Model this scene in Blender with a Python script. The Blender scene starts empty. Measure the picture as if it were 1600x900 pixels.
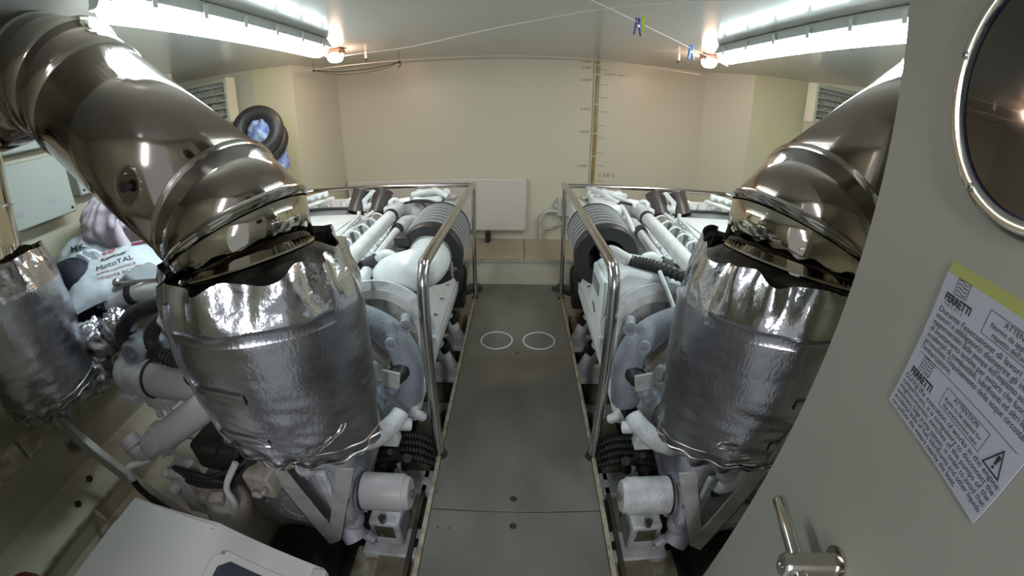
import bpy, math, random
from mathutils import Vector, Matrix, noise

# ------------------------------------------------------------------ camera, world, exposure
scn = bpy.context.scene
COL = scn.collection
cd = bpy.data.cameras.new('camera')
cam = bpy.data.objects.new('camera', cd)
COL.objects.link(cam)
scn.camera = cam
cam.location = (0.0, 0.0, 1.35)
cam.rotation_mode = 'XYZ'
cam.rotation_euler = (Matrix.Rotation(math.radians(1.0), 3, 'Z') @ Matrix.Rotation(math.radians(90 - 25.15), 3, 'X') @ Matrix.Rotation(math.radians(0.15), 3, 'Z')).to_euler('XYZ')
cd.sensor_fit = 'HORIZONTAL'
cd.sensor_width = 36.0
cd.clip_start = 0.01
cd.type = 'PANO'                      # the action camera's wide lens
cc = cd
cc.panorama_type = 'FISHEYE_LENS_POLYNOMIAL'
cc.fisheye_fov = math.radians(200)
cc.fisheye_polynomial_k0 = 0.0
cc.fisheye_polynomial_k1 = -0.0728360072
cc.fisheye_polynomial_k2 = -0.0000211895
cc.fisheye_polynomial_k3 = 0.0000378307
cc.fisheye_polynomial_k4 = -0.0000006048

world = bpy.data.worlds.new('world')
scn.world = world
world.use_nodes = True
world.node_tree.nodes['Background'].inputs[0].default_value = (0.55, 0.6, 0.62, 1)
world.node_tree.nodes['Background'].inputs[1].default_value = 0.35
scn.view_settings.view_transform = 'Standard'
scn.view_settings.look = 'None'
scn.view_settings.exposure = 0.75
scn.view_settings.gamma = 1.0
TUBE_POWER = 20.5
WARM_POWER = 75.0
# unseen fill light added behind the open doorway, narrow to reflect as a streak
la = bpy.data.lights.new('passage_fill', 'AREA'); la.shape = 'RECTANGLE'; la.size = 0.10; la.size_y = 1.1; la.energy = 11.0; la.color = (0.93, 0.93, 1.0)
lo = bpy.data.objects.new('passage_fill', la); COL.objects.link(lo); lo.location = (0.0, -0.75, 1.7); lo.rotation_euler = (math.radians(62), 0, 0)
scn.cycles.max_bounces = 8
scn.cycles.glossy_bounces = 5
scn.cycles.sample_clamp_indirect = 4.0

# ------------------------------------------------------------------ materials
def mat(name, color, rough=0.5, metal=0.0, bump=0.0, bscale=40.0, var=0.0, vscale=3.0, var_color=None, coat=0.0,
        emit=None, estr=0.0, trans=0.0, alpha=1.0, spec=0.5, detail=4.0, aniso=None, vthr=None):
    m = bpy.data.materials.new(name)
    m.use_nodes = True
    nt = m.node_tree
    b = nt.nodes['Principled BSDF']
    b.inputs['Base Color'].default_value = (*color, 1)
    b.inputs['Roughness'].default_value = rough
    b.inputs['Metallic'].default_value = metal
    b.inputs['Specular IOR Level'].default_value = spec
    b.inputs['Coat Weight'].default_value = coat
    b.inputs['Coat Roughness'].default_value = 0.08
    b.inputs['Transmission Weight'].default_value = trans
    b.inputs['Alpha'].default_value = alpha
    tc = nt.nodes.new('ShaderNodeTexCoord')
    if var > 0:
        n = nt.nodes.new('ShaderNodeTexNoise')
        n.inputs['Scale'].default_value = vscale
        n.inputs['Detail'].default_value = detail
        nt.links.new(tc.outputs['Object'], n.inputs['Vector'])
        r = nt.nodes.new('ShaderNodeValToRGB')
        c2 = var_color or tuple(c * (1 - var) for c in color)
        lo, hi = vthr or (0.35, 0.7)
        r.color_ramp.elements[0].position = lo
        r.color_ramp.elements[1].position = hi
        r.color_ramp.elements[0].color = (*color, 1)
        r.color_ramp.elements[1].color = (*c2, 1)
        nt.links.new(n.outputs['Fac'], r.inputs['Fac'])
        nt.links.new(r.outputs['Color'], b.inputs['Base Color'])
    if bump > 0:
        n2 = nt.nodes.new('ShaderNodeTexNoise')
        n2.inputs['Scale'].default_value = bscale
        n2.inputs['Detail'].default_value = 5
        if aniso:
            mp = nt.nodes.new('ShaderNodeMapping')
            mp.inputs['Scale'].default_value = aniso
            nt.links.new(tc.outputs['Object'], mp.inputs['Vector'])
            nt.links.new(mp.outputs['Vector'], n2.inputs['Vector'])
        else:
            nt.links.new(tc.outputs['Object'], n2.inputs['Vector'])
        bp = nt.nodes.new('ShaderNodeBump')
        bp.inputs['Strength'].default_value = bump
        bp.inputs['Distance'].default_value = 0.01
        nt.links.new(n2.outputs['Fac'], bp.inputs['Height'])
        nt.links.new(bp.outputs['Normal'], b.inputs['Normal'])
    if emit:
        b.inputs['Emission Color'].default_value = (*emit, 1)
        b.inputs['Emission Strength'].default_value = estr
    return m

M = {}
M['wall'] = mat('cream_laminate', (0.575, 0.55, 0.445), 0.38, bump=0.05, bscale=25, var=0.12, vscale=2.2, var_color=(0.575, 0.56, 0.43))
M['wall_yellow'] = mat('yellowed_laminate', (0.54, 0.52, 0.40), 0.4, var=0.2, vscale=2.5, var_color=(0.56, 0.56, 0.30))
M['wall_pale'] = mat('pale_laminate', (0.58, 0.56, 0.44), 0.4, var=0.08)
M['ceiling'] = mat('ceiling_panel', (0.52, 0.53, 0.50), 0.16, bump=0.015, bscale=6, spec=0.6)
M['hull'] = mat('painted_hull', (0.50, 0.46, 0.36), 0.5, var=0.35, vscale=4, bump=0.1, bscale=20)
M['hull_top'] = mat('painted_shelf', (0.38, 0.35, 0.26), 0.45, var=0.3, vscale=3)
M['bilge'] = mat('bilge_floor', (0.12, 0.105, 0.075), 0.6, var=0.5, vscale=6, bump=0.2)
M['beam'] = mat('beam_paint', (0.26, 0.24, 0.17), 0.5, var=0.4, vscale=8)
M['plate'] = mat('walkway_laminate', (0.165, 0.16, 0.135), 0.32, bump=0.25, bscale=90, var=0.25, vscale=5)
M['edge'] = mat('cream_edge', (0.44, 0.41, 0.30), 0.5, var=0.4, vscale=25, var_color=(0.22, 0.18, 0.12))
M['black'] = mat('black_rubber', (0.018, 0.018, 0.018), 0.5, bump=0.1)
M['rubber'] = mat('grey_rubber', (0.045, 0.042, 0.04), 0.45, bump=0.1, bscale=60)
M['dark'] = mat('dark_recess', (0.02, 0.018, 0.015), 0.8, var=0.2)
M['chrome'] = mat('polished_steel', (0.62, 0.58, 0.53), 0.13, 1.0, bump=0.01, bscale=4, var=0.1, vscale=4)
M['rail'] = mat('rail_steel', (0.60, 0.58, 0.56), 0.2, 1.0, bump=0.02, bscale=30, var=0.15, vscale=8)
M['duct'] = mat('duct_steel', (0.53, 0.45, 0.41), 0.10, 1.0, bump=0.012, bscale=5, var=0.12, vscale=3)
M['foil'] = mat('aluminised_cloth', (0.50, 0.50, 0.54), 0.27, 1.0, bump=0.16, bscale=150, var=0.25, vscale=9, aniso=(1, 1, 0.6))
M['foil_shiny'] = mat('bright_foil', (0.66, 0.66, 0.69), 0.16, 1.0, bump=0.45, bscale=22, var=0.2, vscale=12)
M['liner'] = mat('scorched_liner', (0.17, 0.14, 0.115), 0.8, bump=0.8, bscale=30, var=0.5, vscale=20)
M['white'] = mat('white_engine_paint', (0.74, 0.76, 0.76), 0.32, bump=0.06, bscale=50, var=0.15, vscale=14, coat=0.15)
M['cast'] = mat('white_cast_paint', (0.62, 0.63, 0.63), 0.42, bump=0.35, bscale=70, var=0.35, vscale=16, detail=6)
M['grey'] = mat('grey_blue_casting', (0.27, 0.30, 0.335), 0.42, bump=0.35, bscale=80, var=0.3, vscale=10)
M['pinkish'] = mat('faded_white_paint', (0.47, 0.44, 0.45), 0.4, bump=0.05, var=0.15, vscale=6)
M['bluecast'] = mat('bluish_cast_paint', (0.42, 0.415, 0.46), 0.42, bump=0.35, bscale=60, var=0.4, vscale=10, detail=6)
M['creamcast'] = mat('cream_cast_paint', (0.42, 0.39, 0.34), 0.45, bump=0.4, bscale=60, var=0.4, vscale=12, var_color=(0.25, 0.20, 0.15), detail=6)
M['steel'] = mat('bare_steel', (0.45, 0.44, 0.42), 0.35, 1.0, bump=0.1, var=0.3, vscale=20)
M['brownpipe'] = mat('brown_silicone', (0.075, 0.055, 0.048), 0.35, bump=0.1, var=0.3, vscale=15)
M['bracket'] = mat('galvanised_bracket', (0.52, 0.52, 0.50), 0.45, 0.2, var=0.3, vscale=12, bump=0.1)
M['door'] = mat('door_paint', (0.315, 0.305, 0.26), 0.28, bump=0.03, bscale=60, var=0.05)
M['paper'] = mat('white_paper', (0.40, 0.40, 0.46), 0.5, var=0.05)
M['yellow_tape'] = mat('yellow_strip', (0.36, 0.37, 0.10), 0.45, var=0.1)
M['ink'] = mat('black_ink', (0.02, 0.02, 0.025), 0.6)
M['pen'] = mat('pencil_marks', (0.13, 0.11, 0.08), 0.8)
M['red_ink'] = mat('red_print', (0.45, 0.03, 0.04), 0.5)
M['maroon_ink'] = mat('maroon_print', (0.20, 0.03, 0.05), 0.5)
M['glass_dark'] = mat('dark_porthole_glass', (0.02, 0.017, 0.013), 0.03, spec=0.8, coat=0.5)
M['blue'] = mat('blue_fringe', (0.02, 0.02, 0.12), 0.3)  # lens colour fringe painted round the porthole
M['box_grey'] = mat('grey_junction_plastic', (0.42, 0.46, 0.43), 0.45, bump=0.1, bscale=120)
M['lid_white'] = mat('white_gelcoat', (0.50, 0.48, 0.46), 0.25, coat=0.3, var=0.06)
M['screen'] = mat('dark_window', (0.03, 0.035, 0.05), 0.06, spec=0.8)
M['lilac'] = mat('lilac_cloth', (0.50, 0.43, 0.50), 0.6, bump=0.5, bscale=16, aniso=(1, 1, 3))
M['bag'] = mat('white_carrier_plastic', (0.60, 0.66, 0.72), 0.28, bump=0.35, bscale=18, var=0.08)
M['navy'] = mat('navy_fabric', (0.012, 0.012, 0.03), 0.7, bump=0.2, bscale=100)
M['bluewrap'] = mat('blue_bubble_wrap', (0.13, 0.16, 0.42), 0.25, bump=0.8, bscale=45, var=0.6, vscale=14, var_color=(0.45, 0.52, 0.62))
M['tyre'] = mat('tyre_rubber', (0.022, 0.018, 0.016), 0.5, bump=0.15)
M['tube'] = mat('lit_tube', (1, 1, 1), 0.3, emit=(0.80, 0.97, 1.0), estr=TUBE_POWER)
M['lens_clear'] = mat('fixture_plastic', (0.62, 0.68, 0.66), 0.25)
M['warm'] = mat('lit_warm_globe', (1, 1, 1), 0.3, emit=(1.0, 0.62, 0.45), estr=WARM_POWER)
M['fixture'] = mat('fixture_body', (0.62, 0.66, 0.63), 0.4)
M['bronze'] = mat('lamp_base_bronze', (0.30, 0.22, 0.17), 0.35, 0.6)
M['cord'] = mat('white_cord', (0.62, 0.60, 0.55), 0.6)
M['darkcord'] = mat('dark_cord', (0.03, 0.025, 0.02), 0.7)
M['purple'] = mat('purple_plastic', (0.09, 0.05, 0.28), 0.3)
M['lime'] = mat('lime_plastic', (0.55, 0.75, 0.05), 0.3)
M['skyblue'] = mat('blue_plastic', (0.08, 0.25, 0.75), 0.3)
M['brass'] = mat('yellow_tube', (0.33, 0.26, 0.10), 0.35, var=0.5, vscale=6, var_color=(0.20, 0.14, 0.05))
M['clear_tube'] = mat('pale_tube', (0.55, 0.52, 0.30), 0.2)
M['pad'] = mat('cream_cushion', (0.57, 0.54, 0.48), 0.5, bump=0.05)
M['redcan'] = mat('dark_red_plastic', (0.10, 0.015, 0.01), 0.5)
M['plastic_blue'] = mat('blue_label', (0.06, 0.09, 0.35), 0.4)
M['gold'] = mat('collar_steel', (0.62, 0.57, 0.48), 0.07, 1.0, bump=0.01, bscale=5)
M['mesh_grey'] = mat('filter_mesh', (0.16, 0.155, 0.15), 0.55, bump=0.5, bscale=150)
M['mesh_light'] = mat('filter_mesh_light', (0.34, 0.33, 0.32), 0.5)
M['nameplate'] = mat('nameplate', (0.22, 0.23, 0.26), 0.35, 0.5)

def weave(m, scale=70):
    nt = m.node_tree; b = nt.nodes['Principled BSDF']; tc = nt.nodes.new('ShaderNodeTexCoord')
    mp = nt.nodes.new('ShaderNodeMapping'); mp.inputs['Rotation'].default_value = (0, 0, math.radians(45)); nt.links.new(tc.outputs['Object'], mp.inputs['Vector'])
    w = nt.nodes.new('ShaderNodeTexBrick'); w.inputs['Scale'].default_value = scale; w.inputs['Mortar Size'].default_value = 0.12; w.inputs['Brick Width'].default_value = 1.6; w.inputs['Row Height'].default_value = 0.5
    w.inputs['Color1'].default_value = (1, 1, 1, 1); w.inputs['Color2'].default_value = (0.8, 0.8, 0.8, 1); w.inputs['Mortar'].default_value = (0, 0, 0, 1)
    nt.links.new(mp.outputs['Vector'], w.inputs['Vector'])
    bp = nt.nodes.new('ShaderNodeBump'); bp.inputs['Strength'].default_value = 0.35; bp.inputs['Distance'].default_value = 0.002
    nt.links.new(w.outputs['Color'], bp.inputs['Height']); nt.links.new(bp.outputs['Normal'], b.inputs['Normal'])
weave(M['plate'], 28)

# ------------------------------------------------------------------ mesh builder (world coordinates)
MX = 1.0          # -1 while the starboard side is built (mirror in x)

def rotframe(d):
    d = d.normalized()
    up = Vector((0, 0, 1)) if abs(d.z) < 0.95 else Vector((0, 1, 0))
    a = d.cross(up).normalized()
    b = a.cross(d).normalized()
    return a, b

SPLIT = {'bolt', 'screw_hole', 'lid_screw', 'clip', 'screw', 'mount_bolt', 'canister_bolt', 'limber_hole', 'tick_line', 'fitting', 'nameplate_line', 'hose_sleeve', 'gland', 'clear_line', 'side_post'}

class MB:
    def __init__(self):
        self.v = []; self.f = []; self.cut = []; self.extra = []
    def add(self, vs, fs):
        o = len(self.v); self.cut.append((o, len(self.f)))
        self.v += [tuple(x) for x in vs]
        self.f += [tuple(i + o for i in f) for f in fs]
        return self
    def box(self, lo, hi, rot=None, piv=None):
        x0, y0, z0 = lo; x1, y1, z1 = hi
        vs = [Vector(p) for p in ((x0, y0, z0), (x1, y0, z0), (x1, y1, z0), (x0, y1, z0), (x0, y0, z1), (x1, y0, z1), (x1, y1, z1), (x0, y1, z1))]
        if rot is not None:
            c = Vector(piv) if piv is not None else sum(vs, Vector()) / 8
            vs = [rot @ (q - c) + c for q in vs]
        return self.add(vs, [(0, 3, 2, 1), (4, 5, 6, 7), (0, 1, 5, 4), (1, 2, 6, 5), (2, 3, 7, 6), (3, 0, 4, 7)])
    def cyl(self, p0, p1, r0, r1=None, n=20, caps=True):
        r1 = r0 if r1 is None else r1
        p0 = Vector(p0); p1 = Vector(p1)
        a, b = rotframe(p1 - p0)
        vs = []
        for p, r in ((p0, r0), (p1, r1)):
            for i in range(n):
                t = 2 * math.pi * i / n
                vs.append(p + a * (r * math.cos(t)) + b * (r * math.sin(t)))
        fs = [(i, (i + 1) % n, n + (i + 1) % n, n + i) for i in range(n)]
        if caps:
            fs += [tuple(range(n - 1, -1, -1)), tuple(range(n, 2 * n))]
        return self.add(vs, fs)
    def lathe(self, p0, d, prof, n=32, closed=False, fn=None):
        """prof: list of (along, radius); d: axis"""
        p0 = Vector(p0); d = Vector(d).normalized()
        a, b = rotframe(d)
        vs = []
        for (h, r) in prof:
            for i in range(n):
                t = 2 * math.pi * i / n
                q = p0 + d * h + a * (r * math.cos(t)) + b * (r * math.sin(t))
                if fn: q = fn(q, t, h, r)
                vs.append(q)
        m = len(prof)
        fs = []
        for j in range(m - 1 if not closed else m):
            k = (j + 1) % m
            for i in range(n):
                fs.append((j * n + i, j * n + (i + 1) % n, k * n + (i + 1) % n, k * n + i))
        return self.add(vs, fs)
    def torus(self, c, d, R, r, n=32, m=10):
        return self.lathe(c, d, [(r * math.sin(2 * math.pi * j / m), R + r * math.cos(2 * math.pi * j / m)) for j in range(m)], n, closed=True)
    def sphere(self, c, r, n=16, m=10, sc=(1, 1, 1)):
        o = len(self.v)
        c = Vector(c)
        vs = []
        for j in range(m + 1):
            ph = math.pi * j / m
            for i in range(n):
                t = 2 * math.pi * i / n
                vs.append(c + Vector((r * sc[0] * math.sin(ph) * math.cos(t), r * sc[1] * math.sin(ph) * math.sin(t), r * sc[2] * math.cos(ph))))
        fs = [(j * n + i, (j + 1) * n + i, (j + 1) * n + (i + 1) % n, j * n + (i + 1) % n) for j in range(m) for i in range(n)]
        return self.add(vs, fs)
    def tube(self, pts, r, n=12, sub=6, caps=True, smooth=True, rfn=None):
        pts = [Vector(p) for p in pts]
        if smooth and len(pts) > 2:
            P = [pts[0] * 2 - pts[1]] + pts + [pts[-1] * 2 - pts[-2]]
            out = []
            for i in range(1, len(P) - 2):
                for k in range(sub):
                    t = k / sub
                    a, b, c, d = P[i - 1], P[i], P[i + 1], P[i + 2]
                    out.append(0.5 * ((2 * b) + (c - a) * t + (2 * a - 5 * b + 4 * c - d) * t * t + (3 * b - a - 3 * c + d) * t ** 3))
            out.append(P[-2]); pts = out
        vs = []; m = len(pts); u = None
        for i, p in enumerate(pts):
            if i == 0: d = pts[1] - pts[0]
            elif i == m - 1: d = pts[-1] - pts[-2]
            else: d = (pts[i + 1] - p).normalized() + (p - pts[i - 1]).normalized()
            d = d.normalized()
            if u is None: u, w = rotframe(d)
            else:
                u = (u - d * u.dot(d)).normalized(); w = u.cross(d).normalized() * -1
                w = d.cross(u).normalized()
            w = d.cross(u).normalized()
            rr = r if rfn is None else rfn(i / (m - 1), i)
            if not smooth and 0 < i < m - 1:       # mitre
                ca = (pts[i + 1] - p).normalized().dot(d)
            for k in range(n):
                t = 2 * math.pi * k / n
                q = u * math.cos(t) + w * math.sin(t)
                if not smooth and 0 < i < m - 1:
                    nrm = ((pts[i + 1] - p).normalized() - (p - pts[i - 1]).normalized())
                    if nrm.length > 1e-6:
                        nrm.normalize(); q = q + nrm * q.dot(nrm) * (1 / max(ca, 0.3) - 1)
                vs.append(p + q * rr)
        fs = [(j * n + i, j * n + (i + 1) % n, (j + 1) * n + (i + 1) % n, (j + 1) * n + i) for j in range(m - 1) for i in range(n)]
        if caps: fs += [tuple(range(n - 1, -1, -1)), tuple(range((m - 1) * n, m * n))]
        return self.add(vs, fs)
    def prism(self, poly, ext):
        ext = Vector(ext); n = len(poly)
        vs = [Vector(p) for p in poly] + [Vector(p) + ext for p in poly]
        fs = [tuple(range(n - 1, -1, -1)), tuple(range(n, 2 * n))] + [(i, (i + 1) % n, n + (i + 1) % n, n + i) for i in range(n)]
        return self.add(vs, fs)
    def bolts(self, c, d, R, k, r=0.007, h=0.008, a0=0.0):
        c = Vector(c); d = Vector(d).normalized(); a, b = rotframe(d)
        for i in range(k):
            t = a0 + 2 * math.pi * i / k
            p = c + a * R * math.cos(t) + b * R * math.sin(t)
            self.extra.append((p, p + d * h, r))
        return self
    def grid(self, fn, nu, nv):
        vs = [fn(i / nu, j / nv) for j in range(nv + 1) for i in range(nu + 1)]
        w = nu + 1
        return self.add(vs, [(j * w + i, j * w + i + 1, (j + 1) * w + i + 1, (j + 1) * w + i) for j in range(nv) for i in range(nu)])
    def build(self, name, m, parent=None, bevel=0.0, flat=False, angle=38, solid=0.0):
        if name in SPLIT and len(self.cut) > 1:
            last = None
            cuts = self.cut + [(len(self.v), len(self.f))]
            for (a, fa), (b, fb) in zip(cuts, cuts[1:]):
                q = MB(); q.add(self.v[a:b], [tuple(i - a for i in f) for f in self.f[fa:fb]])
                last = q.build(name, m, parent, bevel, flat, angle, solid)
            return last
        o = self._build(name, m, parent, bevel, flat, angle, solid)
        if self.extra:
            par = o if (parent is None or parent.parent is None) else parent
            for (p0, p1, r) in self.extra:
                q = MB(); q.cyl(p0, p1, r, n=6); q._build('bolt', m, par)
        return o
    def _build(self, name, m, parent=None, bevel=0.0, flat=False, angle=38, solid=0.0):
        vs = [(x * MX, y, z) for x, y, z in self.v]
        off = Vector((0, 0, 0)); q = parent
        while q is not None:
            off += q.location; q = q.parent
        loc = Vector((0, 0, 0))
        if parent is None:
            xs = [p[0] for p in vs]; ys = [p[1] for p in vs]; zs = [p[2] for p in vs]
            loc = Vector(((min(xs) + max(xs)) / 2, (min(ys) + max(ys)) / 2, min(zs)))
        o3 = off + loc
        vs = [(x - o3.x, y - o3.y, z - o3.z) for x, y, z in vs]
        fs = self.f if MX > 0 else [tuple(reversed(f)) for f in self.f]
        me = bpy.data.meshes.new(name)
        me.from_pydata(vs, [], fs)
        me.validate()
        me.materials.append(M[m])
        if not flat:
            me.shade_smooth()
            me.set_sharp_from_angle(angle=math.radians(angle))
        o = bpy.data.objects.new(name, me)
        o.location = loc
        COL.objects.link(o)
        if parent is not None: o.parent = parent
        if solid:
            s = o.modifiers.new('solid', 'SOLIDIFY'); s.thickness = solid
        if bevel:
            b = o.modifiers.new('bevel', 'BEVEL'); b.width = bevel; b.segments = 2; b.limit_method = 'ANGLE'; b.angle_limit = math.radians(40)
            b.harden_normals = False
        return o

def tag(o, label=None, cat=None, group=None, kind=None):
    if label: o['label'] = label
    if cat: o['category'] = cat
    if group: o['group'] = group
    if kind: o['kind'] = kind
    return o

def empty(name, loc, label, cat, group=None):
    o = bpy.data.objects.new(name, None)
    o.empty_display_size = 0.05
    o.location = (loc[0] * MX, loc[1], loc[2])
    COL.objects.link(o)
    return tag(o, label, cat, group)

def struct(name, mb, m, bevel=0.0, parent=None, label=None, **k):
    o = mb.build(name, m, parent, bevel, **k)
    if parent is None: o['kind'] = 'structure'
    if label: o['label'] = label
    return o

def text_geo(body, size, align='LEFT', ext=0.0, spacing=1.0, xs=1.0, bold=0.0, shear=0.0):
    """text outlines as (verts, faces) in the xy plane"""
    cu = bpy.data.curves.new('t', 'FONT')
    cu.body = body; cu.size = size; cu.align_x = align; cu.extrude = ext; cu.space_character = spacing
    cu.offset = bold; cu.shear = shear; cu.resolution_u = 3
    o = bpy.data.objects.new('t', cu); COL.objects.link(o)
    dg = bpy.context.evaluated_depsgraph_get(); dg.update()
    me = o.evaluated_get(dg).to_mesh()
    vs = [(v.co.x * xs, v.co.y, v.co.z) for v in me.vertices]; fs = [tuple(p.vertices) for p in me.polygons]
    o.evaluated_get(dg).to_mesh_clear()
    bpy.data.objects.remove(o); bpy.data.curves.remove(cu)
    return vs, fs

def nz(p, s=1.0):
    return noise.noise(Vector(p) * s)

rnd = random.Random(7)

# ------------------------------------------------------------------ room shell
ZC = 1.81
mb = MB(); mb.box((-2.7, -0.3, ZC), (2.75, 3.6, ZC + 0.04)); struct('ceiling', mb, 'ceiling')
mb = MB(); mb.box((-1.62, 3.486, -0.6), (1.63, 3.53, ZC)); struct('wall_back', mb, 'wall', label='cream laminate back wall of the engine room')
mb = MB(); mb.prism([(-1.60, 3.50, -0.6), (-1.69, 2.87, -0.6), (-1.73, 2.87, -0.6), (-1.66, 3.53, -0.6)], (0, 0, ZC + 0.6)); struct('wall_back_left', mb, 'wall')
mb = MB(); mb.prism([(-1.69, 2.87, -0.6), (-1.97, 2.76, -0.6), (-1.97, 2.80, -0.6), (-1.70, 2.91, -0.6)], (0, 0, ZC + 0.6)); struct('wall_left_rear', mb, 'wall_yellow')
mb = MB(); mb.prism([(-1.97, 2.76, -0.6), (-2.66, 2.62, -0.6), (-2.66, 2.66, -0.6), (-1.97, 2.80, -0.6)], (0, 0, ZC + 0.6)); struct('wall_left_back', mb, 'wall_pale')
mb = MB(); mb.prism([(1.62, 3.50, -0.6), (1.94, 3.18, -0.6), (1.98, 3.22, -0.6), (1.66, 3.54, -0.6)], (0, 0, ZC + 0.6)); struct('wall_back_right', mb, 'wall')
mb = MB(); mb.prism([(1.94, 3.18, -0.6), (2.35, 3.0, -0.6), (2.35, 3.04, -0.6), (1.96, 3.22, -0.6)], (0, 0, ZC + 0.6)); struct('wall_right_rear', mb, 'wall_yellow')
mb = MB(); mb.prism([(2.35, 3.0, -0.6), (2.62, 2.6, -0.6), (2.66, 2.62, -0.6), (2.37, 3.04, -0.6)], (0, 0, ZC + 0.6)); struct('wall_right_back', mb, 'wall_pale')
mb = MB(); mb.box((-2.30, -0.3, 0.45), (-2.26, 2.2, ZC)); mb.box((-2.66, 2.2, 0.45), (-2.26, 2.24, ZC)); mb.box((-2.66, 2.2, 0.45), (-2.62, 2.76, ZC)); struct('wall_left', mb, 'wall')
mb = MB(); mb.box((2.60, -0.3, -0.6), (2.64, 2.64, ZC)); struct('wall_right', mb, 'wall')
# forward bulkhead with the doorway the camera looks through
mb = MB(); mb.box((-2.6, -0.32, -0.6), (-0.42, -0.26, ZC)); mb.box((0.40, -0.32, -0.6), (2.7, -0.26, ZC)); mb.box((-0.42, -0.32, 1.72), (0.40, -0.26, ZC))
struct('wall_front', mb, 'wall_pale')
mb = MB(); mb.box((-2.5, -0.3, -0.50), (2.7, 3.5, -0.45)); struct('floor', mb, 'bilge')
# stepped ledge at the back
mb = MB(); mb.box((-1.6, 2.955, -0.45), (1.62, 3.50, 0.205)); st = struct('trim_1', mb, 'wall_pale', label='cream riser of the back ledge')
mb = MB(); mb.box((-1.6, 2.95, 0.205), (0.045, 3.486, 0.222)); mb.build('ledge_panel', 'hull_top', st, bevel=0.003)
mb = MB(); mb.box((0.052, 2.95, 0.205), (1.62, 3.486, 0.222)); mb.build('ledge_panel', 'hull_top', st, bevel=0.003)
mb = MB(); mb.box((-1.6, 2.945, 0.196), (1.62, 2.955, 0.212)); mb.build('ledge_nosing', 'bracket', st)
# port side hull: shelf, tank face with drain, sloping bottom
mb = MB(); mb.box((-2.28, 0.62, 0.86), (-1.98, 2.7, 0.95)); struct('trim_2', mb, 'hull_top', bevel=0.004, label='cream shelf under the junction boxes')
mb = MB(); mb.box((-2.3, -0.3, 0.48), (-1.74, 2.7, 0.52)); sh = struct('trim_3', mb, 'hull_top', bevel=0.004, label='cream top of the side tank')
mb = MB(); mb.box((-1.78, -0.26, 0.455), (-1.725, 0.42, 0.535)); mb.build('edge_strip', 'edge', sh, bevel=0.004)
mb = MB(); mb.box((-1.78, 0.43, 0.455), (-1.725, 1.0, 0.535)); mb.build('edge_strip', 'edge', sh, bevel=0.004)
mb = MB(); mb.prism([(-1.76, -0.3, 0.48), (-1.76, -0.3, 0.255), (-1.645, -0.3, 0.15), (-1.645, -0.3, 0.06), (-1.36, -0.3, 0.0), (-1.0, -0.3, -0.30), (-1.0, -0.3, -0.44), (-1.9, -0.3, -0.44), (-1.9, -0.3, 0.48)], (0, 3.1, 0))
hl = struct('wall_lower_left', mb, 'hull', label='sloping painted hull bottom below the side tank')
mb = MB()
for x, y in ((-1.715, 0.565), (-1.69, 0.455), (-1.50, 0.36)):
    z = 0.15 - (x + 1.645) * 0.913 if x < -1.645 else 0.03
    mb.cyl((x - 0.004, y, z - 0.004), (x + 0.003, y, z + 0.003), 0.014, n=14)
mb.build('limber_hole', 'dark', hl)
# drain grille in the tank face
dr = empty('drain_grille', (-1.758, 0.62, 0.352), 'small round slotted drain grille in the painted side tank face', 'grille')
mb = MB(); mb.torus((-1.756, 0.62, 0.352), (1, 0, 0), 0.042, 0.005, 24, 8); mb.build('rim', 'edge', dr)
mb = MB(); mb.cyl((-1.762, 0.62, 0.352), (-1.756, 0.62, 0.352), 0.042); mb.build('backing', 'dark', dr)
for i in range(6):
    z = 0.352 - 0.03 + i * 0.012; w = math.sqrt(max(0.042 ** 2 - (z - 0.352) ** 2, 0))
    mb = MB(); mb.box((-1.757, 0.62 - w, z - 0.0025), (-1.751, 0.62 + w, z + 0.0025)); mb.build('slat', 'edge', dr)
# angle bars on the hull bottom
fr = empty('floor_frame', (-1.55, 0.5, 0.14), 'beige angle bars framing the hull bottom left of the white box', 'frame')
for (a, b, w) in (((-1.645, 0.05), (-1.645, 1.25), 0), ((-1.645, 0.475), (-1.40, 0.43), 1), ((-1.645, 0.95), (-1.30, 0.95), 1)):
    mb = MB(); dx, dy = (0.008, 0) if not w else (0, 0.008)
    mb.prism([(a[0] - dx, a[1] - dy, 0.14), (b[0] - dx, b[1] - dy, 0.14), (b[0] + dx, b[1] + dy, 0.14), (a[0] + dx, a[1] + dy, 0.14)], (0, 0, 0.014))
    mb.build('angle_bar', 'edge', fr, bevel=0.002)

# ------------------------------------------------------------------ walkway
wk = empty('walkway', (0, 1.7, -0.05), 'grey patterned walkway of floor plates running between the two engines', 'walkway')
def plate_with_holes(y0, y1, name):
    mb = MB(); mb.box((-0.325, y0 + 0.0015, -0.02), (0.325, y1 - 0.0015, 0.0)); return mb.build(name, 'plate', wk, bevel=0.002)
plate_with_holes(0.05, 0.872, 'floor_plate'); plate_with_holes(0.872, 1.895, 'floor_plate'); plate_with_holes(1.895, 2.952, 'floor_plate')
for s in (-1, 1):
    mb = MB(); mb.box((s * 0.327, 0.05, -0.05) if s > 0 else (-0.345, 0.05, -0.05), (0.345, 2.95, 0.006) if s > 0 else (-0.327, 2.95, 0.006)); mb.build('edge_strip', 'edge', wk, bevel=0.002)
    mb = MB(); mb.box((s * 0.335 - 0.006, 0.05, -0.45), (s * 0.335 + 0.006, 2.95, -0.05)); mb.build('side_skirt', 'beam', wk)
for y in (0.932, 0.809):
    mb = MB(); mb.cyl((-0.008, y, -0.001), (-0.008, y, 0.0012), 0.0135, n=20); mb.build('finger_hole', 'dark', wk)
mb = MB(); mb.cyl((-0.002, 1.956, -0.001), (-0.002, 1.956, 0.0012), 0.014, n=16); mb.build('finger_hole', 'brownpipe', wk)
mb = MB()
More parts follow.
